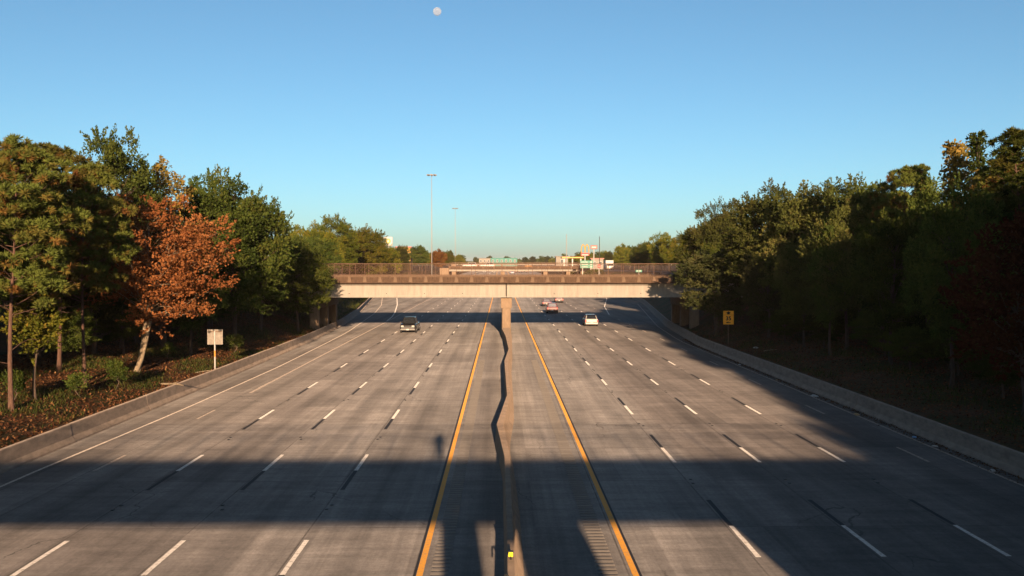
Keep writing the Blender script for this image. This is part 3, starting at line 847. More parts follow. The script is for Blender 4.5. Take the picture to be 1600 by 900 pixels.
def vehicle(name, label, loc, rz_, paint, style='suv', cat='car', group=None):
    """local +y is the front"""
    s = empty(name, loc, rz_); tag(s, label, cat, group)
    S = {'sedan': dict(L=4.7, W=1.82, H=1.46, belt=.92, hood=.93, deck=1.02, c0=1.05, c1=3.45, t0=1.75, t1=2.85, r=.32),
         'hatch': dict(L=4.5, W=1.82, H=1.60, belt=.97, hood=.98, deck=1.04, c0=.22, c1=3.3, t0=.95, t1=2.4, r=.34),
         'suv': dict(L=4.9, W=1.95, H=1.80, belt=1.08, hood=1.12, deck=1.15, c0=.10, c1=3.5, t0=.5, t1=2.75, r=.37),
         'pickup': dict(L=5.6, W=2.0, H=1.88, belt=1.14, hood=1.18, deck=1.12, c0=1.95, c1=4.25, t0=2.15, t1=3.55, r=.40),
         'van': dict(L=5.2, W=1.98, H=2.05, belt=1.15, hood=1.15, deck=1.2, c0=.08, c1=4.35, t0=.25, t1=3.5, r=.36)}[style]
    L_, W, H, r = S['L'], S['W'], S['H'], S['r']
    hw = W / 2
    def ring(y, zb_, zt, k):
        k *= hw
        return [(-k*.90, y, zb_), (k*.90, y, zb_), (k, y, zb_ + .16), (k*1.0, y, zt - .22), (k*.97, y, zt - .07), (k*.90, y, zt), (-k*.90, y, zt), (-k*.97, y, zt - .07), (-k*1.0, y, zt - .22), (-k, y, zt and zb_ + .16)]
    st = [(0.0, .42, S['deck'] - .30, .90), (.06, .32, S['deck'] - .05, .96), (.35, .26, S['deck'], 1.0), (S['c0'] + .1 if S['c0'] > .4 else .8, .24, S['deck'], 1.0),
          (S['c1'] - .2, .24, S['belt'] + .02, 1.0), (S['c1'] + .25, .24, S['hood'], .99), (L_ - .35, .26, S['hood'] - .08, .97), (L_ - .08, .32, S['hood'] - .18, .92), (L_, .40, S['hood'] - .34, .86)]
    MB().loft([ring(y - L_/2, a, b_, k) for y, a, b_, k in st]).build('body', PAINT[paint], s, smooth=False, bevel=.05)
    # cabin
    zb_, zt = S['belt'] - .04, H
    b0, b1, t0, t1 = S['c0'] - L_/2, S['c1'] - L_/2, S['t0'] - L_/2, S['t1'] - L_/2
    kb, kt = hw * .93, hw * .69
    c8 = [(-kb, b0, zb_), (kb, b0, zb_), (kb, b1, zb_), (-kb, b1, zb_), (-kt, t0, zt), (kt, t0, zt), (kt, t1, zt), (-kt, t1, zt)]
    MB().add(c8, [(0,3,2,1),(4,5,6,7),(0,1,5,4),(1,2,6,5),(2,3,7,6),(3,0,4,7)]).build('cabin', PAINT[paint], s, bevel=.05)
    F6 = [(0,1,2,3),(4,7,6,5),(0,4,5,1),(1,5,6,2),(2,6,7,3),(3,7,4,0)]
    MB().add(quad_on([c8[0], c8[1], c8[5], c8[4]], .08, .92, .18, .90, .012), F6).build('rear_window', M['glare_glass'] if paint in ('red', 'maroon') else M['auto_glass'], s)
    MB().add(quad_on([c8[2], c8[3], c8[7], c8[6]], .07, .93, .12, .92, .012), F6).build('windshield', M['auto_glass'], s)
    for f in ([1,2,6,5], [3,0,4,7]):
        c = [c8[i] for i in f]
        for i0, i1 in ((.08, .47), (.51, .92)):
            MB().add(quad_on(c, i0, i1, .16, .88, .012), F6).build('side_window', M['auto_glass'], s)
    if style == 'pickup':
        MB().box(-hw*.86, hw*.86, -L_/2 + .12, b0 - .06, S['deck'] + .001, S['deck'] + .012).build('bed', M['trim'], s)
    ty, rm = wheel_meshes(r, .24)
    for sx in (-1, 1):
        for yy in (.92 - L_/2, L_/2 - .95):
            wo = inst('wheel', ty, (sx * (hw - .10), yy, r), parent=s)
            inst('rim', rm, (0, 0, 0), parent=wo)
    # front
    zf = S['hood'] - .34
    for sx in (-1, 1):
        MB().box(sx*hw*.66 - .17, sx*hw*.66 + .17, L_/2 - .16, L_/2 + .012, zf - .06, zf + .12).build('headlight', M['headlamp'], s, bevel=.02)
        MB().box(sx*hw*.86 - .1, sx*hw*.86 + .1, -L_/2 - .015, -L_/2 + .22, S['deck'] - .42, S['deck'] - .12).build('tail_light', M['tail'], s, bevel=.02)
        MB().box(sx*(hw + .04) - .10, sx*(hw + .04) + .10, b1 - .30, b1 - .18, S['belt'] + .02, S['belt'] + .2).build('mirror', M['trim'], s, bevel=.03)
    MB().box(-hw*.40, hw*.40, L_/2 - .05, L_/2 + .02, zf - .12, zf + .12).build('grille', M['trim'], s, bevel=.02)
    MB().box(-hw*.92, hw*.92, L_/2 - .12, L_/2 + .06, .38, .52).build('front_bumper', M['chrome'] if style == 'pickup' else PAINT[paint], s, bevel=.04)
    MB().box(-hw*.92, hw*.92, -L_/2 - .07, -L_/2 + .1, .32, .56).build('rear_bumper', M['trim'] if paint in ('red', 'maroon') else PAINT[paint], s, bevel=.04)
    MB().box(-.16, .16, L_/2 + .061, L_/2 + .075, .38, .54).build('licence_plate', M['white'], s)
    MB().box(-.16, .16, -L_/2 - .085, -L_/2 - .071, .50, .64).build('licence_plate', M['white'], s)
    return s
G1 = 'vehicles near the overpass'
vehicle('pickup_truck', 'black pickup truck with chrome grille driving toward the viewer', (-11.5, 111.9, 0), math.pi, 'black', 'pickup', 'truck', G1)
vehicle('hatchback_car', 'white hatchback driving away just before the overpass shadow', (12.35, 123.0, 0), 0, 'white', 'hatch', 'car', G1)
vehicle('sport_utility', 'red SUV driving away beyond the median pier', (8.9, 156.3, 0), 0, 'red', 'suv', 'car', G1)
vehicle('sedan_car', 'blue roofed car half hidden ahead of the red SUV', (9.3, 182, 0), 0, 'maroon', 'sedan', 'car', G1)
vehicle('passenger_van', 'maroon van with bright rear window just below the overpass girder', (12.9, 199, 0), 0, 'maroon', 'hatch', 'car', G1)
G2 = 'far cars seen beyond the distant overpass'
for x, y, p, st_, lab in ((-12.6, 452, 'black', 'sedan', 'far dark car at the left of the lanes under the distant overpass'), (-8.9, 470, 'silver', 'sedan', 'far pale car second from left under the distant overpass'),
                     (-3.9, 462, 'black', 'suv', 'far dark car left of the median under the distant overpass'), (5.5, 440, 'blue', 'suv', 'far dark blue car just right of the median under the distant overpass')):
    vehicle('far_car', lab, (x, y, float(rz(y)) + .05), math.pi if x < 0 else 0, p, st_, 'car', G2)
# cars on the distant overpass deck
for x, lab in ((-10.5, 'white car on the distant overpass deck, left one'), (-4.6, 'white car on the distant overpass deck, right one')):
    vehicle('deck_car', lab, (x, 297, 7.53), math.pi / 2, 'white', 'suv', 'car', 'cars on the distant overpass')

def box_truck(x, y, z, rz_, label, W=2.3, L_=7.2, H=3.2):
    s = empty('box_truck', (x, y, z), rz_); tag(s, label, 'truck')
    hw = W / 2
    MB().box(-hw, hw, -L_/2, L_/2 - 2.0, .85, H).build('cargo_box', M['white'], s, bevel=.03)
    MB().box(-hw*.9, hw*.9, L_/2 - 1.95, L_/2, .5, 2.25).build('cab', PAINT['white'], s, bevel=.15)
    MB().box(-hw*.8, hw*.8, L_/2 - .02, L_/2 + .02, 1.4, 2.1).build('windshield', M['auto_glass'], s)
    MB().box(-.45, .45, -L_/2 + .2, L_/2 - .3, .5, .849).build('chassis', M['trim'], s)
    ty, rm = wheel_meshes(.45, .3)
    for sx in (-1, 1):
        for yy in (-L_/2 + 1.4, L_/2 - 1.0):
            w_ = inst('wheel', ty, (sx * (hw - .2), yy, .45), parent=s); inst('rim', rm, parent=w_)
        MB().box(sx*hw*.8 - .12, sx*hw*.8 + .12, -L_/2 - .03, -L_/2 + .02, .62, .82).build('tail_light', M['tail'], s)
        MB().box(sx*hw*.66 - .14, sx*hw*.66 + .14, L_/2 - .01, L_/2 + .03, .75, .95).build('headlight', M['headlamp'], s)
    return s
box_truck(8.9, 480, float(rz(480)), 0, 'far white box truck under the distant overpass right of the median')
box_truck(12.7, 487, float(rz(487)), 0, 'low white far truck beside the taller box truck', W=3.2, H=2.4)
box_truck(36.5, 300, float(ground_z(36.5, 300)) + .1, math.pi, 'white box truck parked on the frontage road behind the stop sign', W=2.6, H=3.3)

# ------------------------------------------------------------------ vegetation
def leaf_mesh(name, P, D, Nn, Ls, Ws, tint, material):
    n = len(P)
    D = D / np.linalg.norm(D, axis=1, keepdims=True)
    S = np.cross(D, Nn); S /= (np.linalg.norm(S, axis=1, keepdims=True) + 1e-6)
    V = np.empty((n, 4, 3)); L2 = Ls[:, None]; W2 = Ws[:, None]
    V[:, 0] = P; V[:, 1] = P + D*L2*.45 + S*W2*.5; V[:, 2] = P + D*L2; V[:, 3] = P + D*L2*.45 - S*W2*.5
    m = np_mesh(name, V.reshape(-1, 3), np.arange(n*4).reshape(n, 4), material)
    at = m.attributes.new('tint', 'FLOAT', 'POINT')
    at.data.foreach_set('value', np.repeat(np.clip(tint, 0, 1), 4).astype(np.float32))
    return m

def unit(rng, n):
    v = rng.normal(size=(n, 3)); return v / np.linalg.norm(v, axis=1, keepdims=True)

def limb(b, p0, p1, r0, r1, rng, n=5, segs=6, bow=.12, sag=0.0):
    p0, p1 = np.array(p0, float), np.array(p1, float); ln = np.linalg.norm(p1 - p0); off = rng.normal(size=3) * bow * ln
    pts = []
    for k in range(n):
        t = k / (n - 1); pts.append(tuple(p0 + (p1 - p0)*t + off*math.sin(math.pi*t) + np.array([0, 0, sag*ln*math.sin(math.pi*t)])))
    b.tube(pts, [r0 + (r1 - r0)*k/(n-1) for k in range(n)], segs, cap=False)

def broadleaf(seed, H=14., rad=4.4, base=3., clumps=120, per=230, leaf=.17, crown_pow=.45, lean=(0, 0), trunk_r=.19, asp=1.0, shoots=4, bark='bark', lm='oak', droop=0.0, clump_r=(.65, 1.25), gap=0.0, multi=1, flat=.75, column=False):
    """one trunk mesh and one crown mesh: leaf clumps hung on limbs inside an uneven envelope"""
    rng = np.random.default_rng(seed)
    cz = base + (H - base) * .48; hz = (H - base) * .5
    bumps = unit(rng, 14); amp = rng.uniform(-.28, .30, 14)
    def envelope(d):
        dots = d @ bumps.T
        return 1 + (amp * np.clip((dots - .55) / .45, 0, 1) ** 1.3).sum(1)
    d = unit(rng, clumps)
    rr = rng.uniform(.18, 1, clumps) ** crown_pow * envelope(d)
    cl = rng.uniform(clump_r[0], clump_r[1], clumps)
    C = d * rr[:, None] * np.array([rad - .6, (rad - .6) * asp, hz - .5]) + np.array([lean[0], lean[1], cz])
    C[:, 2] = np.maximum(C[:, 2], base * .8 + rng.uniform(0, .8, clumps))
    if column:
        tz = (np.arange(clumps) + rng.uniform(0, 1, clumps)) / clumps
        an = rng.uniform(0, 2 * math.pi, clumps); rc = rad * np.sqrt(rng.uniform(.1, 1, clumps)) * np.minimum(1, .35 + 3.2 * (1 - tz))
        C = np.stack([rc * np.cos(an), rc * np.sin(an), base + (H - base - .4) * tz], 1)
    P, D, Nn, T, LS = [], [], [], [], []
    ctint = np.clip(rng.normal(.48, .2, clumps), 0, 1)
    for i in range(clumps):
        n = int(per * (cl[i] / 1.0) ** 2 * rng.uniform(.75, 1.25))
        u = unit(rng, n); u[:, 2] = np.where(u[:, 2] < -.3, -u[:, 2] * .6, u[:, 2])
        rad_i = cl[i] * rng.uniform(.25, 1.0, n) ** .5
        p = C[i] + u * rad_i[:, None] * np.array([1, 1, flat])
        p += rng.normal(size=(n, 3)) * .10
        dd = u * .6 + unit(rng, n) * .8 + np.array([0, 0, .15 - droop]); nn = unit(rng, n) + np.array([0, 0, .7]) + d[i] * .5
        P.append(p); D.append(dd); Nn.append(nn); LS.append(np.full(n, 1.0)); T.append(ctint[i] * .6 + rng.uniform(0, .45, n) + .06 * u[:, 2])
        for _ in range(shoots if rr[i] > .72 else 0):
            a = d[i] * .7 + np.array([0, 0, .8 - droop]) + rng.normal(size=3) * .5; a /= np.linalg.norm(a)
            ln = rng.uniform(.5, 1.15) * cl[i]; m_ = 26
            t = rng.uniform(.2, 1, m_); st_ = C[i] + a * cl[i] * .55
            P.append(st_ + a * (t * ln)[:, None] + rng.normal(size=(m_, 3)) * .07 * (1.2 - t)[:, None]); D.append(a * .8 + unit(rng, m_) * .7); Nn.append(unit(rng, m_) + np.array([0, 0, .4]))
            LS.append(np.full(m_, .85)); T.append(np.full(m_, ctint[i] * .6) + rng.uniform(.1, .5, m_))
    P = np.concatenate(P); D = np.concatenate(D); Nn = np.concatenate(Nn); T = np.concatenate(T); LS = np.concatenate(LS)
    if gap:
        k = rng.uniform(size=len(P)) > gap; P, D, Nn, T, LS = P[k], D[k], Nn[k], T[k], LS[k]
    ls = leaf * rng.uniform(.7, 1.35, len(P)) * LS
    cm = leaf_mesh('crown', P, D, Nn, ls, ls * rng.uniform(.5, .75, len(P)), T, LM[lm])
    b = MB()
    top = np.array([lean[0]*.75, lean[1]*.75, cz + hz*.45])
    axes = []
    for q in range(multi):
        w0 = np.array([rng.uniform(-.25, .25)*q, rng.uniform(-.25, .25)*q, -.4])
        t1 = top + (rng.normal(size=3) * np.array([rad*.22, rad*.22, .6]) if q else 0)
        mid = [w0 + (t1 - w0) * t + np.array([math.sin(t*5+seed+q)*.16, math.cos(t*4+seed+q)*.16, 0]) * (t > .02) for t in np.linspace(0, 1, 9)]
        b.tube([tuple(p) for p in mid], [trunk_r*1.25 if k == 0 else trunk_r*(1.12 - .98*k/8)/(1+.15*q) for k in range(9)], 9, cap=False)
        axes.append(mid)
    for i in range(0, clumps, 2):
        ax = axes[i % multi]
        zt = min(max(C[i][2] - np.hypot(C[i][0] - lean[0]*.4, C[i][1] - lean[1]*.4) * rng.uniform(.45, .85) - .4, base*.6), top[2]*.97)
        zt = max(zt, .36 * top[2])
        if C[i][2] < zt - .2 and i % 4: continue
        q_ = min(max((zt + .4) / (top[2] + .4), 0), .999) * 8; j = int(q_); p0 = ax[j] + (ax[j+1] - ax[j]) * (q_ - j)
        limb(b, p0, C[i], .05*trunk_r/.19*(1.3 - zt/H), .010, rng, 5, 5, .07, .05)
    tm = b.mesh('trunk', M[bark], True)
    return tm, cm

def pine(seed, H=13., base=5.0, rad=2.0, clumps=66, pom=17, nper=46, needle=.27, lm='pine', cone=False, bark='pine_bark', dead=5, cr=(.6, 1.05), width=.045):
    """straight trunk, limbs ending in masses of needle pompoms"""
    rng = np.random.default_rng(seed)
    b = MB()
    mid = [np.array((math.sin(t*4+seed)*.15*t*2, math.cos(t*3+seed)*.15*t*2, -.4 + (H + .1)*t)) for t in np.linspace(0, 1, 10)]
    b.tube([tuple(p) for p in mid], [.15 if k == 0 else .105*(1.05 - k/9.6) for k in range(10)], 8, cap=False)
    axis = lambda z: np.array([np.interp(z, [p[2] for p in mid], [p[0] for p in mid]), np.interp(z, [p[2] for p in mid], [p[1] for p in mid]), z])
    P, D, Nn, T = [], [], [], []
    for i in range(clumps):
        t = (i + rng.uniform(0, 1)) / clumps; z = base + (H - base - .3) * t
        prof = ((1 - t) ** .75 + .05) if cone else (.55 + .55*math.sin(math.pi * (t*.8 + .15))) * (1 if t < .85 else (1.02 - t) * 5.9 + .1)
        az = i * 2.4 + rng.uniform(-.5, .5); ln = rad * prof * rng.uniform(.35, 1.08) ** .7
        a = axis(z); e = a + np.array([math.cos(az)*ln, math.sin(az)*ln, rng.uniform(.0, .25)*ln])
        limb(b, axis(max(z - .35*ln, base*.7)), e, .026, .008, rng, 5, 4, .06, -.04)
        c_r = rng.uniform(*cr) * (.75 + .25*prof); k = int(pom * c_r ** 1.6 * 1.3) + 3
        u = unit(rng, k); u[:, 2] = np.abs(u[:, 2]) * .8 - .2
        c = e + u * (c_r * rng.uniform(.45, 1, k) ** .5)[:, None] * np.array([1, 1, .75])
        base_t = np.clip(rng.normal(.66, .16), .2, 1)
        for q in range(k):
            n = nper; v = unit(rng, n) + u[q] * .55 + np.array([0, 0, .25])
            P.append(np.repeat(c[q:q+1], n, 0)); D.append(v); Nn.append(unit(rng, n))
            tt = base_t - (.42 if u[q][2] < .05 and rng.uniform() < .6 else 0) + rng.uniform(-.08, .12)
            T.append(np.full(n, tt) + rng.uniform(-.12, .12, n))
    for _ in range(dead):
        z = rng.uniform(base*.35, base); az = rng.uniform(0, 2*math.pi); a = axis(z); e = a + np.array([math.cos(az)*1.2, math.sin(az)*1.2, rng.uniform(-.1, .5)])
        limb(b, a, e, .018, .005, rng, 5, 4, .15)
    P = np.concatenate(P); D = np.concatenate(D); Nn = np.concatenate(Nn); T = np.concatenate(T)
    ls = needle * rng.uniform(.7, 1.2, len(P))
    cm = leaf_mesh('crown', P, D, Nn, ls, np.full(len(P), width), T, LM[lm])
    return b.mesh('trunk', M[bark], True), cm

PRO = {}
PRO['oak_a'] = (broadleaf(1, 14, 4.6, 2.4, 170, 300, .20), 14)
PRO['oak_b'] = (broadleaf(2, 14, 4.3, 2.8, 160, 300, .20, shoots=6), 14)
PRO['oak_c'] = (broadleaf(3, 13, 4.8, 2.2, 170, 300, .20, flat=.65), 13)
PRO['tall'] = (broadleaf(4, 15, 3.2, 4.0, 130, 280, .19, shoots=7, clump_r=(.55, 1.05)), 15)
PRO['thin'] = (broadleaf(5, 15, 2.2, 5.0, 70, 190, .18, shoots=6, clump_r=(.45, .85), lm='poplar'), 15)
PRO['maple'] = (broadleaf(6, 12.6, 4.6, 2.6, 190, 230, .17, lean=(1.7, -.5), trunk_r=.15, bark='pale_bark', lm='orange', shoots=5, clump_r=(.5, .95), crown_pow=.55, gap=.22, multi=2), 12.6)
PRO['poplar'] = (broadleaf(7, 15, .85, 3.0, 110, 150, .25, shoots=1, clump_r=(.35, .6), lm='poplar', column=True), 15)
PRO['red'] = (broadleaf(8, 10, 3.4, 1.6, 120, 200, .18, lm='red', clump_r=(.5, 1.0)), 10)
PRO['cedar'] = (broadleaf(9, 9.5, 3.3, 1.8, 130, 280, .17, lm='cedar', shoots=10, clump_r=(.45, .9), flat=.5, droop=.1), 9.5)
PRO['sapling'] = (broadleaf(10, 6, 1.3, 1.6, 40, 200, .15, lm='yellow', clump_r=(.35, .6), trunk_r=.08), 6)
PRO['pine_a'] = (pine(11), 13)
PRO['pine_b'] = (pine(12, base=5.4, rad=2.1, clumps=68), 13)
PRO['conifer'] = (pine(13, base=2.0, rad=2.3, clumps=74, cone=True, lm='oak', cr=(.45, .8)), 13)
PRO['shrub'] = (broadleaf(14, 1.7, .75, .1, 26, 160, .11, lm='oak', clump_r=(.22, .42), trunk_r=.04, shoots=5), 1.7)

prng = random.Random(77)
def tree(kind, x, y, top, label, group=None, leaf=None, rot=None, wide=1.0, name=None, cat='tree', sink=0.0):
    (tm, cm), H = PRO[kind]
    z = float(ground_z(x, y)) - sink
    s = (top - z) / H
    nm = name or {'pine_a': 'pine_tree', 'pine_b': 'pine_tree', 'conifer': 'conifer_tree', 'maple': 'maple_tree', 'poplar': 'poplar_tree', 'cedar': 'cedar_tree', 'sapling': 'young_tree', 'shrub': 'shrub'}.get(kind, 'broadleaf_tree')
    e = empty(nm, (x, y, z), prng.uniform(0, 6.28) if rot is None else rot)
    tag(e, label, cat, group)
    wd = s * wide
    inst('trunk', tm, scale=(wd, wd, s), parent=e)
    c = inst('crown', cm, scale=(wd, wd, s), parent=e)
    if leaf:
        c.material_slots[0].link = 'OBJECT'; c.material_slots[0].material = LM[leaf]
    return e

# left bank, in view, each its own
tree('pine_a', -24.2, 44, 14.6, 'pine at the left edge with sparse yellow green tufts and a bare trunk', rot=.3, wide=1.15)
tree('pine_b', -27.8, 56, 15.9, 'round topped pine second from the left edge', wide=1.15)
tree('pine_b', -24.3, 52, 14.2, 'pine with orange tinged needles left of the orange maple', rot=2.1, wide=1.0)
tree('oak_b', -29.0, 68, 17.3, 'dark green broadleaf tree rising behind the pines on the left', wide=.8)
tree('thin', -27.2, 72, 16.8, 'thin sparse brownish tree behind the orange maple', wide=1.15)
tree('maple', -24.2, 59, 13.9, 'bright orange maple with pale leaning trunk on the left bank', rot=0.0, wide=1.1)
tree('tall', -27.6, 84, 16.8, 'dark pointed tree just right of and behind the orange maple', wide=.8, leaf='oak')
tree('oak_a', -23.8, 79, 16.4, 'big dark green tree right of the orange maple', rot=1.0, wide=.95)
tree('oak_b', -24.6, 91, 14.2, 'green tree between the big dark tree and the overpass, left side', rot=2.5, wide=.9)
tree('oak_c', -22.6, 99.0, 10.8, 'low dark tree hiding the left end of the overpass', rot=.5, wide=1.05)
tree('sapling', -24.2, 46.5, 7.8, 'small leafy tree between the two left pine trunks', wide=1.1)
tree('oak_c', -24.4, 70, 10.8, 'low shaded tree with brown trunk behind the square sign', rot=4, wide=.7)
tree('shrub', -22.8, 52.6, 2.75, 'green shrub at the foot of the left bank beside a pine trunk', cat='shrub')
tree('shrub', -24.9, 45.5, 3.0, 'low green shrub by the leftmost pine trunk', cat='shrub')
for x, y, t in ((-29, 43, 6), (-31, 48, 7), (-28.6, 58, 6), (-31, 63, 7), (-28, 66, 6.5), (-32, 74, 7.5), (-29, 77, 6.5), (-28, 86, 7), (-27.5, 94, 7.5), (-33, 54, 7), (-34, 84, 8), (-36, 70, 8), (-36, 46, 8)):
    tree('oak_c' if int(y) % 2 else 'oak_a', x, y, t, 'low dark understorey tree in the shade of the left wood', 'understorey of the left wood', leaf='oak', wide=1.3, name='understorey_tree')
tree('shrub', -23.4, 49.2, 2.4, 'low bushy shrub between the young tree and the pine with orange needles', cat='shrub', wide=1.4)
tree('shrub', -24.8, 66.5, 2.6, 'dark shrub just left of the square sign', cat='shrub', wide=1.3)
tree('shrub', -22.6, 75.5, 2.5, 'dark shrub right of the square sign', cat='shrub', wide=1.4)
# left, beyond the overpass
tree('oak_a', -31, 150, 15.6, 'yellow green tree beyond the left end of the overpass, leftmost', leaf='yellow')
tree('oak_b', -34, 186, 17.8, 'tallest yellow green tree beyond the left end of the overpass', leaf='yellow', wide=1.05)
tree('oak_c', -33, 214, 17.6, 'round yellow green tree beyond the overpass, third from left', leaf='yellow', wide=1.0)
tree('oak_a', -32, 240, 15.2, 'green tree beyond the overpass below the petal emblem sign', leaf='yellow')
tree('oak_a', -30.2, 262, 14.2, 'olive tree in front of the orange roofed building', leaf='olive')
tree('oak_b', -31.5, 286, 14.2, 'olive tree beyond the overpass right of the petal emblem sign', leaf='olive')
tree('oak_c', -27.5, 300, 15.2, 'green tree behind the fence left of the far orange tree', leaf='oak')
tree('oak_a', -24, 345, 14.9, 'far orange tree beyond the left half of the overpass', leaf='orange')
tree('oak_b', -25, 430, 15.2, 'far green tree right of the orange one on the left skyline', leaf='yellow')
tree('oak_c', -24, 500, 14.6, 'last green tree of the left skyline before the white building', leaf='yellow')
# right bank
tree('conifer', 29.6, 50, 16.2, 'tall dark conifer at the right edge of the picture', wide=1.3)
tree('poplar', 28.7, 56, 16.2, 'narrow yellow leaved poplar, left of the pair on the right skyline', leaf='poplar', wide=1.05)
tree('poplar', 31.2, 58, 17.1, 'narrow dark poplar, right and taller of the pair on the right skyline', leaf='oak', rot=1.2, wide=.9)
tree('pine_a', 29.3, 52, 14.8, 'bushy pine between the poplars and the right edge', wide=1.0)
tree('pine_b', 30.0, 66, 15.6, 'pine left of the yellow poplar on the right skyline')
tree('conifer', 34.0, 72, 16.7, 'small pointed conifer top left of the yellow poplar', wide=.8)
tree('oak_b', 30.0, 74, 14.7, 'olive tree left of the right bank pines', leaf='olive')
tree('oak_a', 27.0, 69, 13.3, 'brownish olive tree below the skyline at right', leaf='olive', wide=.85)
tree('oak_c', 28.2, 80, 15.5, 'broad olive tree right of the big rounded crown', leaf='olive')
tree('oak_a', 27.2, 88, 16.5, 'big rounded olive crown on the right skyline', leaf='olive', wide=1.0)
tree('cedar', 22.6, 93, 10.6, 'feathery pale olive cedar in front of the right end of the overpass', rot=.4, wide=1.35)
tree('cedar', 25.4, 84, 10.4, 'second feathery cedar, right of the one hiding the overpass', rot=2.2, wide=.85)
tree('oak_b', 32.5, 130, 17.0, 'olive tree just beyond the right end of the overpass', leaf='olive')
tree('oak_c', 36.5, 150, 16.6, 'yellow green tree beyond the overpass, right side, lower left of the rounded crown', leaf='yellow')
tree('oak_a', 38.5, 182, 16.2, 'yellow green tree beyond the overpass above the right fence end', leaf='yellow')
tree('oak_b', 41, 215, 14.8, 'green tree above the right part of the overpass fence', leaf='yellow')
tree('oak_c', 42.5, 262, 15.4, 'round green tree right of the parked white truck', leaf='yellow')
tree('oak_a', 42, 305, 15.9, 'round green tree just right of the tall dark pole', leaf='yellow')
tree('red', 24.8, 41.5, 11.0, 'dark reddish brown tree at the right edge in shade')
tree('oak_b', 25.6, 50, 12.3, 'shaded front row tree right of the poplars', wide=.8)
tree('oak_c', 26.6, 60, 11.8, 'shaded front row tree below the yellow poplar', wide=.8)
tree('tall', 25.4, 68, 11.4, 'shaded slim front row tree at the middle of the right bank', leaf='oak', wide=.8)
tree('oak_a', 25.8, 75, 11.2, 'shaded front row tree behind the yellow speed sign', leaf='olive', wide=.75)
for x, y, t in ((31, 46, 7), (33, 55, 7), (30.5, 63, 7), (33, 70, 8), (30, 78, 7), (29.5, 86, 8), (28, 95, 8), (36, 50, 8), (36, 64, 8), (35, 80, 8)):
    tree('oak_c' if int(y) % 2 else 'oak_a', x, y, t, 'low dark understorey tree in the shade of the right wood', 'understorey of the right wood', leaf='oak', wide=1.3, name='understorey_tree')
for x, y, t in ((26.0, 45.5, 4.6), (27.5, 53, 5.2), (26.5, 57, 4.4), (27.8, 64, 5.5), (26.2, 71.5, 4.6), (25.4, 79, 4.4), (26.4, 88, 5.0)):
    tree('oak_c' if int(y) % 2 else 'oak_a', x, y, t, 'low shaded bush under the front row of the right bank', 'bushes under the right bank trees', leaf='oak', wide=1.5, name='bush', cat='bush')
# right bank towards and behind the viewer (shade the bank)
KD = ['oak_a', 'oak_b', 'oak_c', 'tall', 'pine_a']
for x, y, t in ((27.5,36,16.0),(33,40,16.5),(25.6,30,14.5),(30,25,17),(36,30,17),(26.5,18,16),(32,12,17),(27,6,16),(27.5,-9,17),(33,-14,18),(26.5,-24,18),(31,-34,18),(26,-42,19),(24,-56,19),(29,-64,20),(22.5,-72,20),(26,-84,21)):
    tree(KD[int(abs(y*3)) % 3], x, y, t, 'tree on the right bank beside and behind the viewer', 'right bank trees outside the picture', leaf='oak')
# deep woods behind the front rows
for side, lab, grp in ((-1, 'green tree deep in the dark wood behind the left front row', 'trees deep in the left wood'), (1, 'green tree deep in the dark wood behind the right front row', 'trees deep in the right wood')):
    y = 44.0
    while y < 136:
        for k in range(3):
            x = (30.5 + k * 7 + prng.uniform(-2, 2)) + (1.5 if side > 0 else 0)
            yy = y + prng.uniform(-2.5, 2.5)
            if 100 < yy < 124 and x < 42: continue
            kd = prng.choice(['oak_a', 'oak_b', 'oak_c', 'tall'])
            lim = 8.33 + (13.2 if k else 12.0) * 0.5 if side < 0 else 8.33 + 6.2
            tree(kd, side * x, yy, lim - prng.uniform(0, 2.0), lab, grp, leaf=prng.choice(['oak', 'oak', 'olive']), wide=1.0)
        y += 7.0
# left and right rows further along, up to the skyline
far_lab = {-1: ('tree of the continuous row along the left side beyond the distant overpass', 'far left tree row'), 1: ('tree of the continuous row along the right side beyond the distant overpass', 'far right tree row')}
for side in (-1, 1):
    y = 160.0
    while y < 900:
        for k in range(2):
            x = 38 + k * 9 + prng.uniform(-2.5, 2.5) + (12 if side > 0 and y > 300 else 4 if side > 0 else 0)
            tree(prng.choice(['oak_a', 'oak_b', 'oak_c']), side * x, y + prng.uniform(-4, 4), prng.uniform(13, 16) + (1.2 if y > 500 else 0), *far_lab[side], leaf=prng.choice(['oak', 'yellow', 'olive', 'yellow']))
        y += 11 + y * .03
for k in range(26):
    tree(prng.choice(['oak_a', 'oak_b', 'oak_c']), -70 + k * 9.5 + prng.uniform(-3, 3), 960 + prng.uniform(-40, 60), prng.uniform(15.5, 19.5), 'tree in the hazy line closing the far end of the highway', 'trees closing the horizon', leaf=prng.choice(['oak', 'olive']), wide=1.2)
# far wood beyond: one mass
rng = np.random.default_rng(9)
n = 26000
th = rng.uniform(-1, 1, n); Yf = 1300 + rng.uniform(0, 260, n); Xf = th * 900
hh = 8.5 + (7.5 + 3 * np.sin(Xf * .021) + 2 * np.sin(Xf * .083 + 1)) * rng.uniform(0, 1, n) ** .6
fw = leaf_mesh('far_woods', np.stack([Xf, Yf, hh], 1), unit(rng, n), unit(rng, n), rng.uniform(2.2, 4.2, n), rng.uniform(1.6, 2.8, n), rng.uniform(0, .9, n), LM['oak'])
tag(inst('far_woods', fw), 'dark band of woods along the horizon', 'woods', kind='stuff')

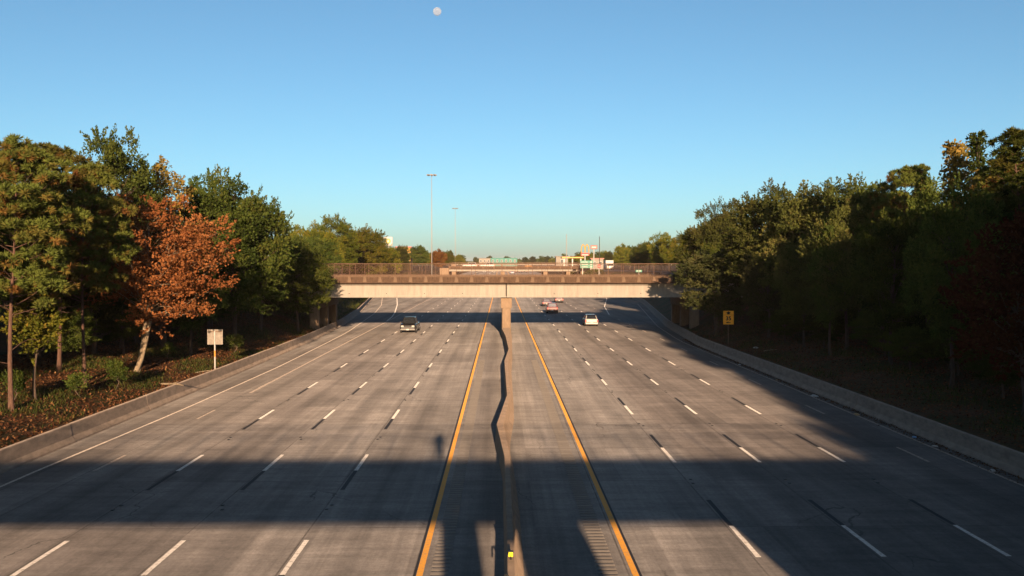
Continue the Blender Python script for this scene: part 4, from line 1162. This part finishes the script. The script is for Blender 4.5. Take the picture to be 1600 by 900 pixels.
# ground cover on the banks
def scatter(name, n, xa, xb, ya, yb, ln, wd, material, up, side, dens_fn=None, label='', cat=''):
    X = rng.uniform(xa, xb, n); Y = rng.uniform(ya, yb, n)
    if dens_fn is not None:
        k = rng.uniform(size=n) < dens_fn(X, Y); X, Y = X[k], Y[k]
    Z = ground_z(X, Y) + .015; m_ = len(X)
    if up:
        D = unit(rng, m_) * .45 + np.array([0, 0, 1.0]); Nn = unit(rng, m_)
    else:
        D = unit(rng, m_); D[:, 2] = np.abs(D[:, 2]) * .35; Nn = unit(rng, m_) * .4 + np.array([0, 0, 1])
    l = ln * rng.uniform(.5, 1.4, m_)
    me = leaf_mesh(name, np.stack([X, Y, Z], 1), D, Nn, l, wd * rng.uniform(.6, 1.3, m_), rng.uniform(0, 1, m_), material)
    tag(inst(name, me), label, cat, kind='stuff')
patch = lambda X, Y: np.clip(.55 + np.sin(X*.9 + Y*.23) * np.sin(Y*.37 - X*.4) * 1.1, 0.02, 1)
scatter('leaf_litter', 52000, -32, -20.7, 34, 104, .15, .10, M['litter_leaf'], False, -1, lambda X, Y: np.clip(1.25 - patch(X, Y)*.6, 0, 1), 'rusty fallen leaves covering the left bank', 'leaf litter')
scatter('grass', 42000, -30, -21.0, 34, 104, .24, .028, M['grass'], True, -1, lambda X, Y: patch(X, Y) ** 2.3, 'tufts of green grass on the left bank', 'grass')
scatter('leaf_litter', 26000, 21.3, 32, 30, 104, .15, .10, M['litter_leaf'], False, 1, None, 'fallen leaves on the shaded right bank', 'leaf litter')
scatter('grass', 16000, 21.3, 30, 34, 104, .3, .03, M['grass'], True, 1, lambda X, Y: patch(X, Y) ** 2.5, 'sparse grass on the shaded right bank', 'grass')
scatter('grass', 22000, -34, -22, 104, 235, .4, .05, M['grass'], True, -1, lambda X, Y: ((xl(Y) - .7) > X) * .9, 'green grass on the left bank beyond the overpass', 'grass')
scatter('grass', 20000, 17, 30, 236, 330, .5, .08, M['grass'], True, 1, lambda X, Y: ((xr(Y) + .7) < X) * .9, 'dry grass on the mound right of the far lanes', 'grass')

# fallen branch and litter
def branch(x, y, label, ln, az, r=.05):
    z = float(ground_z(x, y)); e = empty('fallen_branch', (x, y, z + r), az); tag(e, label, 'branch')
    b = MB(); b.tube([(0,0,0), (ln*.35,.08,.05), (ln*.7,-.06,.10), (ln,.1,.02)], [r, r*.85, r*.6, r*.25], 6)
    b.tube([(ln*.45,.03,.06), (ln*.6,.35,.18)], [r*.5, r*.2], 5)
    b.build('stick', M['pale_bark'], e)
branch(-21.6, 56.5, 'pale fallen branch lying behind the left barrier', 1.9, -.5, .07)
branch(-21.5, 62.5, 'thin fallen branch on leaf litter near the square sign', 1.4, .6, .04)
branch(22.6, 76, 'pale fallen stick on the shaded right bank', 1.6, .3, .05)
def litter(x, y, sz, m, label, cat, seed):
    rr = random.Random(seed)
    zg = 0.0 if x < float(xr(y)) else float(ground_z(x, y))
    e = empty('litter', (x, y, zg + .012), rr.uniform(0, 6.28)); tag(e, label, cat, 'litter along the right barrier')
    b = MB(); n = 8; rings = []
    for h, s in ((0, 1), (.35, 1.05), (.7, .7), (.9, .3)):
        rings.append([(sz*s*math.cos(2*math.pi*k/n)*rr.uniform(.7, 1.3), sz*.6*s*math.sin(2*math.pi*k/n)*rr.uniform(.7, 1.3), h*sz*.5) for k in range(n)])
    b.loft(rings); b.build('crumpled_wrap', m, e)
M['blue_wrap'] = mat('blue_wrap', (.12,.25,.45), .4, .2, 6)
M['tan_card'] = mat('tan_card', (.3,.2,.1), .8, .2, 6)
for i, (x, y, sz, m, lab) in enumerate(((19.9, 56, .26, 'white', 'pale crumpled bag at the foot of the right barrier'), (20.0, 42.5, .16, 'blue_wrap', 'blue wrapper at the foot of the right barrier'),
        (19.95, 40.4, .12, 'white', 'small white scrap just right of the blue wrapper'), (19.8, 49, .22, 'tan_card', 'tan cardboard scrap by the right barrier'),
        (19.9, 35.5, .16, 'white', 'white scrap by the right barrier at the picture edge'), (20.0, 64, .12, 'tan_card', 'small tan scrap by the right barrier further on'),
        (20.0, 74, .16, 'white', 'white scrap by the right barrier near the speed sign'), (22.8, 79, .3, 'white', 'pale blue grey bag lying on the right bank beside the speed sign'))):
    litter(x, y, sz, M[m], lab, 'litter', i)
# gritty dirt collected along the right barrier
n = 5000
Y = rng.uniform(25, 100, n); X = xr(Y) - np.abs(rng.normal(size=n)) * .28 - .02
dm = leaf_mesh('gutter_debris', np.stack([X, Y, np.full(n, .008)], 1), np.stack([rng.normal(size=n), rng.normal(size=n), np.abs(rng.normal(size=n))*.2], 1), np.tile([0, 0, 1.], (n, 1)) + rng.normal(size=(n, 3))*.3, rng.uniform(.05, .16, n), rng.uniform(.03, .08, n), rng.uniform(0, .6, n), M['litter_leaf'])
tag(inst('gutter_debris', dm), 'dead leaves and grit gathered along the right barrier', 'debris', kind='stuff')

# ------------------------------------------------------------------ the moon
mm = mat('moon_rock', (.30,.33,.37), 1.0, .35, .06, drough=1.0)
_N, _L = mm.node_tree.nodes, mm.node_tree.links
_t = _N.new('ShaderNodeBsdfTransparent'); _x = _N.new('ShaderNodeMixShader'); _x.inputs[0].default_value = .34      # the daytime air shines through the disc
_L.new(_t.outputs[0], _x.inputs[1]); _L.new(_N['Principled BSDF'].outputs[0], _x.inputs[2]); _L.new(_x.outputs[0], _N['Material Output'].inputs['Surface'])
R_m = 8000.0
dirv = cam.rotation_euler.to_matrix() @ Vector(((683 - 800) / 1387, (450 - 18) / 1387, -1)).normalized()
b = MB(); n = 24; rad_m = 6.3 / 1387 * R_m * 0.98
rings = [[(rad_m*math.sin(t)*math.cos(2*math.pi*k/n), rad_m*math.sin(t)*math.sin(2*math.pi*k/n), rad_m*math.cos(t)) for k in range(n)] for t in [math.pi*(j + .02)/12.04 for j in range(13)]]
moon = b.loft(rings).build('moon', mm, smooth=True)
moon.location = cam.location + dirv * R_m
tag(moon, 'pale nearly full moon high in the blue sky', 'moon')

# ------------------------------------------------------------------ the photographer, whose shadow pokes above the footbridge's
def photographer(x, y, z):
    J = [(0,0,.95), (0,.01,1.18), (0,.0,1.40), (0,0,1.50), (0,.03,1.60), (0,.03,1.74), (-.10,0,.90), (-.12,.03,.50), (-.12,0,.06), (-.12,.16,.03), (.10,0,.90), (.12,.03,.50), (.12,0,.06), (.12,.16,.03),
         (-.19,0,1.40), (-.28,.10,1.16), (-.12,.34,1.42), (-.04,.40,1.50), (.19,0,1.40), (.28,.10,1.16), (.12,.34,1.42), (.04,.40,1.50)]
    E = [(0,1),(1,2),(2,3),(3,4),(4,5),(0,6),(6,7),(7,8),(8,9),(0,10),(10,11),(11,12),(12,13),(2,14),(14,15),(15,16),(16,17),(2,18),(18,19),(19,20),(20,21)]
    r = [.16,.15,.17,.06,.09,.08,.10,.065,.045,.04,.10,.065,.045,.04,.065,.05,.04,.035,.065,.05,.04,.035]
    e = empty('person', (x, y, z)); tag(e, 'person in dark clothes on the footbridge raising a camera, seen only as a shadow', 'person')
    me = bpy.data.meshes.new('body'); me.from_pydata(J, E, []); me.materials.append(mat('dark_clothes', (.03,.032,.04), .9, .2, 5))
    o = bpy.data.objects.new('body', me); link(o, e)
    md = o.modifiers.new('skin', 'SKIN'); o.modifiers.new('subsurf', 'SUBSURF').levels = 1
    if not me.skin_vertices: bpy.context.view_layer.objects.active = o
    sv = me.skin_vertices[0].data if me.skin_vertices else None
    if sv is None:
        o.modifiers.remove(md)
        with bpy.context.temp_override(object=o, active_object=o, selected_objects=[o]): bpy.ops.object.modifier_add(type='SKIN')
        sv = me.skin_vertices[0].data
        o.modifiers.move(len(o.modifiers) - 1, 0)
    for v, q in zip(sv, r): v.radius = (q, q)
    sv[0].use_root = True
    MB().box(-.07, .07, .42, .50, 1.46, 1.56).build('camera_body', M['black'], e)
photographer(.05, -.80, 6.74)

# ------------------------------------------------------------------ thin pinkish air added to take the teal out of the horizon sky
hz_m = bpy.data.materials.new('haze_air'); hz_m.use_nodes = True
hn = hz_m.node_tree.nodes; hn.remove(hn['Principled BSDF'])
pv = hn.new('ShaderNodeVolumePrincipled'); pv.inputs['Density'].default_value = 0.00005; pv.inputs['Color'].default_value = (1.0, .84, .88, 1)
hz_m.node_tree.links.new(pv.outputs[0], hn['Material Output'].inputs['Volume'])
hz = MB().box(-2990, 2990, -300, 5990, -1.6, 46).build('haze', hz_m)
tag(hz, 'thin pinkish haze added to warm the horizon sky', 'haze', kind='stuff')
